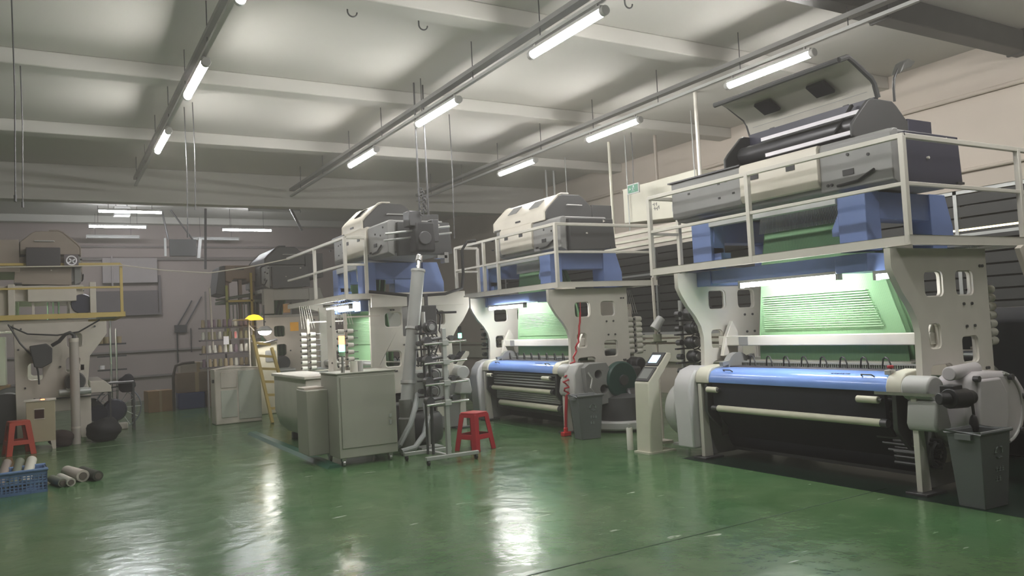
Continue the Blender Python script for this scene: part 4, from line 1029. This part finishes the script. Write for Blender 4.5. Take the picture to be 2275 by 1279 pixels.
# beige cabinet on legs in front of the old loom
t = thing('switch_cabinet', 'beige steel switch cabinet on four legs before the old loom', 'cabinet', (-.33, 13.8, 0))
bg = M('beige_steel', (.40, .35, .24), .5)
MB().box(0, .375, 0, .35, .12, .72).build('body', bg, t, bev=.006)
MB().box(-.03, .39, -.01, .36, .72, .74).build('top', offwhite, t, bev=.004)
MB().box(.11, .23, -.008, .0, .47, .60).build('meter_window', M('dark_red_window', (.05, .02, .015), .3), t)
MB().box(.10, .24, -.005, .0, .455, .47).box(.10, .24, -.005, 0, .6, .615).build('window_trim', offwhite, t)
for x in (0, .33):
    for y in (0, .31): MB().prism([(x, 0), (x + .045, 0), (x + (.045 if x else .07), .13), (x if not x else x - .025, .13)], 'Y', y, y + .04).build('leg', offwhite, t)
# red led on top
MB().box(.19, .24, .0, .03, .74, .75).build('red_light', red_lit, t)
# dark sack and rags
def sack(name, c, r, mat, label, cat, seed=1, gap=0):
    rnd = random.Random(seed)
    m = MB().ell((0, 0, 0), 1, 1, 1, 20, 12); ph = [rnd.uniform(0, 6) for _ in range(6)]
    vs = []
    for v in m.v:
        f = 1 + .10 * math.sin(3 * v[0] + ph[0]) * math.cos(2 * v[1] + ph[1]) + .07 * math.sin(6 * v[2] + ph[2] + 2 * v[0]) + .05 * math.sin(8 * v[0] + ph[3]) * math.sin(7 * v[1] + ph[4])
        z = max(v[2] * r[2] * f, -r[2] * .86)
        vs.append((c[0] + v[0] * r[0] * f, c[1] + v[1] * r[1] * f, c[2] + z))
    m.v = vs
    return tag(m.build(name, mat, ang=80), label, cat)
sack('black_sack', (.70, 14.15, .17), (.24, .2, .2), rubber, 'black sack slumped on the floor right of the pale pipe', 'sack', 2)
sack('dark_rags', (.12, 14.0, .12), (.17, .15, .14), M('dark_brown_rag', (.035, .022, .02), .9), 'dark rags on the floor between beige cabinet and pipe', 'rags', 5)
sack('dark_coat', (1.16, 15.7, .80), (.14, .12, .17), M('near_black_cloth', (.02, .02, .026), .9), 'dark bundle of cloth under the white papers', 'cloth', 9)
# spoked wheel trolley with papers
t = thing('spoked_beam_wheel', 'dark spoked beam wheel standing right of the old loom', 'wheel', (1.02, 15.75, .39))
MB().torus((0, 0, 0), .37, .012, 'Y', 40, 8).torus((.0, 0, 0), .30, .006, 'Y', 32, 6).build('rim', M('wheel_grey', (.22, .24, .27), .4, .4), t)
MB().lathe([(.03, -.08), (.17, -.07), (.20, -.02), (.20, .06), (.05, .1)], (-.06, 0, -.04), 'Y', 28).build('hub', navy, t)
s = MB()
for i in range(12): s.cyl((.1 * math.cos(i * PI / 6), 0, .1 * math.sin(i * PI / 6)), (.37 * math.cos(i * PI / 6), 0, .37 * math.sin(i * PI / 6)), .008, 6)
s.build_each('spoke', galv, t)
MB().box(-.12, .15, -.05, .08, -.39, -.27).build('stand', offwhite, t, bev=.02)
t = thing('small_table', 'small steel table carrying white papers right of the old loom', 'table', (.86, 15.5, 0))
MB().box(0, .42, 0, .4, .82, .845).build('table_top', darksteel, t)
for x in (.01, .38):
    for y in (.01, .36): MB().box(x, x + .03, y, y + .03, 0, .82).build('leg', darksteel, t)
tag(MB().prism([(.0, .0), (.40, .0), (.42, .30), (.06, .34)], 'Z', 0, .012).build('paper_stack', paper, loc=(.86, 15.52, .846)), 'bright white papers lying on the small steel table', 'papers')
# creel behind the old loom
t = thing('bobbin_stand', 'steel stand with bobbins right of the old loom', 'stand', (.95, 16.2, 0))
MB().cyl((.0, 0, .0), (0, 0, 1.95), .02, 10).cyl((.09, 0, 0), (.09, 0, 1.8), .02, 10).box(-.1, .2, -.1, .1, 0, .02).build('pole', chrome, t)
for z in (1.05, 1.30, 1.52): MB().bar((-.22, 0, z), (.26, 0, z), .03).build('crossbar', darksteel, t)
for i, x in enumerate((-.16, -.07, .14)):
    tag(MB().lathe([(.0, 0), (.045, 0), (.045, .12), (0, .12)], (.95 + x, 16.2, 1.535), 'Z', 14).build('bobbin', M('tan_yarn', (.42, .34, .22), .8)), ['tan bobbin at the left end of the bobbin stand', 'tan bobbin second from left on the bobbin stand', 'tan bobbin at the right end of the bobbin stand'][i], 'bobbin', None)
tag(MB().lathe([(.0, 0), (.05, 0), (.05, .07), (0, .07)], (.80, 16.2, 1.07), 'Z', 14).build('bobbin', paper), 'white bobbin low on the bobbin stand', 'bobbin')
# cartons at the left edge
def carton(x, y, z, sx_, sy, sz, label, mat, rz=0.):
    t = thing('carton', label, 'carton', (x, y, z), rz)
    MB().box(0, sx_, 0, sy, 0, sz).build('box', mat, t, bev=.005)
    MB().box(sx_ * .45, sx_ * .55, -.002, sy + .002, sz * .0, sz + .002).build('tape', M('tape_brown', (.36, .27, .16), .4), t)
    return t
carton(-1.27, 17.0, 0, .6, .6, .42, 'lower brown carton stacked at the left edge', card)
carton(-1.27, 17.0, .42, .62, .6, .45, 'upper brown carton stacked at the left edge', card)
tag(MB().box(-1.27, -.7, 17.0, 17.5, .872, 1.75).build('pale_cabinet', cream, bev=.01), 'pale box on top of the cartons at the left edge', 'box')
# cartons and blue crate by the back
carton(1.80, 18.8, 0, .5, .45, .46, 'brown carton on the floor left of the dark blue crate', card, .1)
carton(2.42, 19.0, .36, .82, .5, .44, 'long carton lying on the dark blue crate', cardgrey, 0)
carton(2.5, 19.05, .80, .75, .45, .22, 'flat pale carton topping the pile left of the white cabinet', M('pale_carton', (.38, .33, .28), .8))
carton(3.02, 18.95, 0, .42, .45, .355, 'pinkish carton right of the dark blue crate', M('pink_carton', (.34, .25, .2), .8))
tag(MB().prism(rr(2.42, 2.98, 18.9, 19.4, .04), 'Z', 0, .35).build('storage_crate', M('deep_blue_plastic', (.035, .055, .17), .5), bev=.01), 'dark blue crate under the cartons left of the white cabinet', 'crate')
m = MB().tube([(2.30, 18.7, .0), (2.30, 18.7, .75), (2.36, 18.72, .98), (2.5, 18.74, 1.02), (2.75, 18.75, 1.03)], .03, 8)
tag(m.build('bent_pipe', M('brown_pipe', (.06, .045, .035), .6)), 'dark bent pipe rising beside the brown cartons', 'pipe')
# white cabinet
t = thing('white_cabinet', 'low white metal cabinet with rounded top before the clutter', 'cabinet', (2.48, 14.72, 0))
MB().box(0, .80, 0, .42, .0, .97).build('body', offwhite, t, bev=.02, seg=3)
MB().box(.40, .79, -.014, .0, .07, .93).build('door', M('greenish_white', (.46, .48, .42), .5), t, bev=.006)
MB().box(.10, .37, -.012, .0, .12, .60).build('lower_panel', M('greenish_white', (.46, .48, .42), .5), t, bev=.006)
MB().box(.10, .37, -.012, .0, .64, .92).build('upper_panel', offwhite, t, bev=.006)
MB().prism([(-.01, .97), (.35, 1.02), (.81, .97)], 'Y', .0, .42).build('top_cover', offwhite, t, bev=.01)
MB().box(-.03, .0, .04, .1, .74, .80).build('latch', black, t)
MB().cyl((.43, -.03, .20), (.43, -.014, .20), .014, 8).cyl((.43, -.03, .86), (.43, -.014, .86), .014, 8).build('screw', galv, t)
# yellow ladder
t = thing('step_ladder', 'pale yellow ladder leaning against the far loom right of the white cabinet', 'ladder', (3.32, 14.15, 0))
A0, A1 = V(.0, 0, 0), V(-.12, .75, 1.55); B0, B1 = V(.33, -.1, 0), V(.18, .62, 1.3)
for a, b in ((A0, A1), (B0, B1)): MB().bar(a, b, .05, .05).build('stile', paleyellow, t, bev=.004)
for i in range(6):
    f = .16 + i * .15
    MB().bar(A0.lerp(A1, f), B0.lerp(B1, f * 1.15), .03, .045).build('rung', paleyellow, t)
# far looms behind
make_jacquard('large dark jacquard hood behind the third loom, near the ladder', 3.72, 16.6, 1, False, False, hx=-.05, h0=.0, h1=1.5, p0=.3, p1=1.3, y0=.0, y1=1.9, paint=M('charcoal_hood', (.07, .07, .072), .5), side=M('charcoal_hood', (.07, .07, .072), .5), leg=M('dull_pale_leg', (.35, .34, .31), .5), leg_y=((.05, .25), (1.5, 1.7)))
old_loom('old pale loom behind the ladder and white cabinet', 3.70, 16.6, 1, 2.1, offwhite, offwhite)
t = thing('brown_jacquard', 'small brown jacquard machine behind the yellow post', 'jacquard machine', (3.2, 17.3, 0))
MB().prism([(0, 2.72), (.0, 3.05), (.62, 3.05), (.62, 2.70), (.45, 2.68), (.42, 2.76), (.16, 2.76), (.12, 2.68)], 'Y', 0, .8).build('body', brown, t, bev=.02)
MB().prism([(-.2, 2.45), (-.12, 3.02), (.0, 3.05), (.0, 2.4)], 'Y', 0, .8).build('side_hood', M('charcoal_hood', (.07, .07, .072), .5), t, bev=.02)
MB().box(.20, .38, -.01, .0, 2.95, 3.0).build('vent', jgrey, t)
for x in (.02, .28, .54): MB().box(x, x + .07, .1, .2, 1.2, 2.75).build('leg', brown, t)
MB().box(-.05, .75, -.05, 1.0, 2.26, 2.32).build('deck', M('dull_green_deck', (.13, .15, .11), .6), t)
MB().cyl((.05, .1, 2.36), (.7, .1, 2.46), .03, 10).cyl((-.2, .05, 2.33), (.5, .05, 2.40), .025, 10).build('pipe', M('dull_green_deck', (.13, .15, .11), .6), t)
for x, z1 in ((.0, 2.62), (.5, 2.88)):
    MB().box(x - .02, x + .025, -.10, -.055, .0 if x else 1.2, z1).build('railing_post', yellow if x else M('olive_yellow', (.30, .30, .06), .5), t)
MB().bar((-.02, -.08, 2.29), (.55, -.08, 2.29), .04).build('railing_bar', yellow, t)
l = MB()
for i in range(10): l.box(.05 + i * .075, .07 + i * .075, -.02, 0, 1.9, 2.25)
stuff(l.build('slat', M('dull_green_deck', (.13, .15, .11), .6), t))
# work lamp with yellow shade and bright bulb
t = thing('shaded_lamp', 'bright yellow lamp shade on a thin stand above the white cabinet', 'lamp', (3.35, 16.0, 0))
ylit = M('bright_yellow_shade', (.80, .48, .03), .4, emit=((1., .55, .03), .5))
MB().lathe([(.02, .10), (.10, .08), (.19, 0), (.18, -.01), (.02, .04)], (.12, 0, 1.86), 'Z', 20).build('lamp_shade', ylit, t)
MB().lathe([(.01, .03), (.16, .02), (.18, 0), (.01, .0)], (-.12, .0, 1.85), 'Z', 16).build('tray', M('dull_yellow', (.5, .36, .15), .5), t)
MB().cyl((.02, 0, 0), (.02, 0, 1.88), .016, 8).bar((.02, 0, 1.75), (.12, 0, 1.64), .02).build('stand', offwhite, t)
t = thing('floodlight', 'blazing white round floodlight above the ladder foot', 'lamp', (3.56, 15.55, 1.62))
MB().lathe([(.02, .10), (.08, .09), (.15, .02), (.14, .0), (.02, .02)], (0, 0, 0), 'Z', 22).build('lamp_shade', lgrey, t)
MB().ell((0, -.03, -.01), .125, .10, .07).build('bulb', M('lit_flood', (1, 1, 1), .4, emit=((1, .97, .90), 15.)), t)
MB().cyl((0, 0, .1), (0, 0, .5), .012, 8).build('stem', darksteel, t)
# orange cards
tag(MB().box(4.25, 4.42, 16.28, 16.30, 1.60, 1.78).build('orange_card', orange), 'square orange card hanging on the far loom left of the third loom frame', 'card')
tag(MB().box(4.12, 4.26, 16.28, 16.30, 1.98, 2.16).build('orange_card', M('dull_orange', (.45, .25, .09), .6)), 'dull orange card hanging higher, above the bright orange card', 'card')
# yarn creel with rows of small bobbins
t = thing('bobbin_creel', 'dark creel frame with rows of bobbins behind the white cabinet', 'creel', (2.62, 16.3, 0))
MB().box(0, .03, 0, .03, 0, 2.45).box(.85, .88, 0, .03, 0, 1.9).box(.4, .43, .3, .33, 0, 1.85).build('upright', M('creel_grey', (.25, .23, .23), .5), t)
MB().cyl((.13, .05, 1.3), (.10, .05, 2.52), .02, 10).build('white_pole', offwhite, t)
f = MB()
for z in (.95, 1.22, 1.48, 1.72): f.box(-.1, .95, -.02, .25, z, z + .025)
f.build('shelf', M('creel_dark', (.10, .085, .095), .6), t)
cols = [yarn_w, M('mauve_yarn', (.22, .16, .20), .8), M('olive_yarn', (.25, .23, .14), .8), M('tan_yarn', (.42, .34, .22), .8)]
rnd = random.Random(4); first = {}
for r_, z in enumerate((.977, 1.247, 1.507, 1.747)):
    for i in range(9):
        c = cols[[3, 0, 2, 1][r_] if i % 3 else rnd.randrange(4)]
        lab = ORD[i] + ' yarn bobbin from the left on the ' + ['lowest', 'second lowest', 'second highest', 'top'][r_] + ' creel shelf'
        if c.name not in first:
            o = tag(MB().lathe([(0, 0), (.035, 0), (.042, .02), (.03, .15), (0, .15)], (0, 0, 0), 'Z', 12).build('bobbin', c, loc=(2.58 + i * .10, 16.37, z)), lab, 'bobbin', 'bobbins on the dark creel, shelf ' + ['one', 'two', 'three', 'four'][r_])
            first[c.name] = o
        else: dup(first[c.name], (2.58 + i * .10, 16.37, z), None, lab, 'bobbins on the dark creel, shelf ' + ['one', 'two', 'three', 'four'][r_])
tag(MB().box(2.93, 3.03, 16.24, 16.25, 1.40, 1.56).build('white_tag', paper), 'bright white tag clipped on the dark creel', 'tag')
tag(MB().box(3.14, 3.18, 16.24, 16.25, 1.52, 1.64).build('pink_tag', M('pink_red', (.7, .2, .2), .6)), 'small pink tag right of the white tag on the creel', 'tag')
# white machine housing behind the ladder
t = thing('machine_housing', 'cream machine housing with dark window behind the ladder', 'machine housing', (3.45, 15.85, 0))
MB().box(0, .42, 0, .5, .0, 1.42).build('body', M('cream_housing', (.56, .52, .40), .5), t, bev=.02)
MB().prism(rr(.18, .38, 1.02, 1.24, .03), 'Y', -.012, .0).build('window', mgrey, t)
MB().cyl((.02, -.05, 1.36), (.4, -.08, 1.45), .025, 10).build('handle', darksteel, t)
# wall things in the far hall
t = thing('display_unit', 'dark display frame hung from the far ceiling on two rods', 'frame', (2.6, 21., 3.62))
MB().box(0, .62, 0, .15, 0, .42).build('panel', jgrey, t, bev=.01)
MB().bar((-.1, .05, 0), (-.1, .05, .45), .05).bar((.66, .05, -.05), (.72, .05, .45), .08).build_each('side_bracket', galv, t)
MB().cyl((-.02, .07, .42), (-.15, .07, ZC - 3.62), .022, 8).cyl((.55, .07, .42), (.05, .07, ZC - 3.62), .022, 8).build('rod', darksteel, t)
tag(MB().bar((3.3, 20., ZC), (3.25, 20., 3.2), .05).build('drop_rod', darksteel), 'dark rod hanging from the far ceiling left of the far tube light', 'rod')
tag(MB().bar((4.62, 18., ZC), (5.05, 18., 3.9), .05).build('drop_rod', darksteel), 'dark slanted rod behind the large dark hood', 'rod')
# pipes and conduits on the back wall
m = MB().cyl((-9, 22.95, 4.06), (10, 22.95, 4.06), .03, 8).cyl((.5, 22.95, 3.74), (6, 22.95, 3.74), .05, 8)
m.box(-9, 4, 22.93, 23, 1.28, 1.33).box(-9, 4, 22.93, 23, .62, .67)
struct(m.build('trim_5', M('wall_rail_grey', (.28, .25, .24), .6)))
m = MB().cyl((2.95, 22.93, .7), (2.95, 22.93, 1.9), .02, 6).cyl((2.95, 22.93, 1.9), (3.35, 22.93, 2.6), .02, 6).cyl((3.1, 22.93, 1.8), (3.6, 22.93, 2.7), .02, 6).box(2.9, 3.2, 22.9, 23, 1.75, 1.95).cyl((3.3, 22.93, 1.2), (3.3, 22.93, 1.85), .015, 6)
tag(m.build('wall_conduit', darksteel), 'dark conduits branching on the far wall above the cartons', 'conduit')
tag(MB().box(1.2, 2.5, 22.8, 23, 3.1, 3.75).box(1.4, 1.44, 22.75, 22.8, 3.0, 3.8).build('wall_board', M('pale_mauve_board', (.42, .38, .38), .7), bev=.01), 'pale board on the far wall left of the hanging dark frame', 'board')
tag(MB().box(.9, 2.5, 22.9, 23, 2.3, 2.9).bar((2.55, 22.9, 2.25), (2.55, 22.9, 3.3), .06).bar((1.2, 22.9, 2.28), (2.55, 22.9, 2.28), .05).build('wall_hatch', M('dim_grey_hatch', (.17, .15, .155), .7)), 'dim grey hatch on the far wall right of the yellow railing', 'hatch')
t = thing('ceiling_vent', 'white square box fan between the two far tube lights', 'vent', (1.25, 18.9, 4.3))
MB().box(0, .32, 0, .3, 0, .2).build('housing', lgrey, t, bev=.01)
MB().cyl((.05, .15, .2), (.05, .15, ZC - 4.3), .012, 6).cyl((.27, .15, .2), (.27, .15, ZC - 4.3), .012, 6).build('hanger', galv, t)
# long pale cord slung across from the yellow railing to the third loom
pts = [(-2.2, 14.3, 2.78), (-.6, 14.35, 2.78), (1.06, 14.4, 2.80), (1.7, 14.5, 2.72), (2.4, 14.4, 2.66), (3.0, 14.1, 2.73), (3.55, 13.6, 2.82)]
tag(MB().tube(pts, .011, 6).build('slung_cord', M('pale_cord', (.6, .55, .48), .6)), 'pale cord slung from the yellow railing across to the third loom platform', 'cord')

# ------------------------------------------------------------------ blue crate and paper tubes in the left foreground
t = thing('plastic_crate', 'blue ribbed plastic crate on the floor at the left edge', 'crate', (-.56, 9.75, 0), .06)
CW, CD, CH = .55, .38, .235
m = MB()
for (x0, x1, y0, y1, ax) in ((-CW, 0 + .0, -.0, .012, 'f'), (-CW, 0, CD, CD + .012, 'b')):
    pass
def wall_grid(m, p, u, L_, H, nx, nz):
    u = V(*u)
    for z, h in ((0, .03), (H - .05, .05), (H * .45, .018)): m.bar(V(*p) + V(0, 0, z + h / 2), V(*p) + u * L_ + V(0, 0, z + h / 2), .014, h)
    for i in range(nx + 1): 
        q = V(*p) + u * (L_ * i / nx); m.bar(q + V(0, 0, 0), q + V(0, 0, H), .012, .014)
    for i in range(nz): m.bar(V(*p) + V(0, 0, .03 + (H - .08) * (i + .5) / nz), V(*p) + u * L_ + V(0, 0, .03 + (H - .08) * (i + .5) / nz), .008, .012)
wall_grid(m, (-.45, 0, 0), (1, 0, 0), .95, CH, 26, 5); wall_grid(m, (-.45, CD, 0), (1, 0, 0), .95, CH, 26, 5)
m.build('side', bluep, t)
m = MB(); wall_grid(m, (-.45, 0, 0), (0, 1, 0), CD, CH, 10, 5); wall_grid(m, (.5, 0, 0), (0, 1, 0), CD, CH, 10, 5)
m.build('end', bluep, t)
MB().box(-.45, .5, 0, CD, 0, .012).build('bottom', bluep, t)
MB().tube([(-.46, -.01, CH), (.51, -.01, CH), (.51, CD + .01, CH), (-.46, CD + .01, CH)], .016, 8, True).build('rim', bluep, t)
TUBES = {}
def ptube(x, y, z, rz, tilt, L_, r, mat, label, group):
    t = thing('paper_tube', label, 'paper tube', (x, y, z), 0, group); t.rotation_euler = (tilt, 0, rz)
    MB().lathe([(r * .6, 0), (r, 0), (r, L_), (r * .6, L_), (r * .55, L_ - .02), (r * .55, .02), (r * .6, 0)], (0, 0, 0), 'Y', 20).build('yarn_wrap', mat, t)
    MB().lathe([(r * .3, -.01), (r * .62, -.01), (r * .62, L_ + .012), (r * .3, L_ + .012), (r * .3, -.01)], (0, 0, 0), 'Y', 16).build('core', M('tube_core', (.12, .10, .085), .7), t)
    return t
dull_w = M('dull_white_yarn', (.50, .48, .42), .85); dark_y = M('slate_yarn', (.06, .06, .062), .8); olive = M('olive_grey_yarn', (.16, .17, .13), .85)
for x, m_, dz, ti, l in ((-.98, dull_w, .12, .30, 'cream yarn tube sticking out of the blue crate at its left end'), (-.78, dull_w, .13, .42, 'thick cream yarn tube leaning out of the blue crate, leftmost in view'), (-.62, dark_y, .12, .40, 'dark yarn tube with white rim leaning out of the blue crate'),
                     (-.49, M('mauve_brown_yarn', (.24, .20, .18), .8), .12, .36, 'brownish yarn tube leaning out of the blue crate'), (-.37, olive, .11, .38, 'olive yarn tube leaning out of the blue crate'), (-.26, dull_w, .12, .36, 'slim white striped yarn tube leaning out of the blue crate near its right end')):
    ptube(x, 9.82, dz - .02, -.12, ti, .52, .045 if m_ is not dull_w else .05, m_, l, 'yarn tubes in the blue crate')
for x, y, rz, L_, r, m_, l in ((.085, 9.93, .24, .42, .045, olive, 'short grey-green yarn tube on the floor beside the blue crate'), (.165, 9.90, .20, .50, .045, dull_w, 'slim pale yarn tube on the floor with its round end to us'),
                         (.285, 10.12, .27, .55, .066, M('pinkish_white_yarn', (.52, .47, .42), .85), 'large pale yarn tube lying on the floor right of the blue crate'), (.43, 10.05, .24, .58, .055, M('dark_olive_yarn', (.06, .065, .05), .85), 'dark yarn tube lying rightmost on the floor by the crate')):
    ptube(x, y, r, rz, 0, L_, r, m_, l, 'yarn tubes on the floor')
# ------------------------------------------------------------------ light and exposure
w = bpy.data.worlds.new('world'); SC.world = w; w.use_nodes = True
w.node_tree.nodes['Background'].inputs[0].default_value = (.02, .022, .025, 1); w.node_tree.nodes['Background'].inputs[1].default_value = 1.
SC.view_settings.view_transform = 'Standard'; SC.view_settings.look = 'None'; SC.view_settings.gamma = 1; SC.view_settings.use_curve_mapping = False
SC.view_settings.exposure = EXPOSURE
SC.cycles.max_bounces = 6; SC.cycles.diffuse_bounces = 4; SC.cycles.glossy_bounces = 3; SC.cycles.transmission_bounces = 2
SC.cycles.sample_clamp_indirect = 4.; SC.cycles.caustics_reflective = False; SC.cycles.caustics_refractive = False
# thin lint haze in the air of the whole hall
v = w.node_tree.nodes.new('ShaderNodeVolumeScatter'); v.inputs['Density'].default_value = .009; v.inputs['Color'].default_value = (1, .95, .88, 1); v.inputs['Anisotropy'].default_value = .2
w.node_tree.links.new(v.outputs[0], w.node_tree.nodes['World Output'].inputs['Volume'])
SC.cycles.volume_bounces = 0
SC.cycles.use_adaptive_sampling = True; SC.cycles.adaptive_threshold = .035
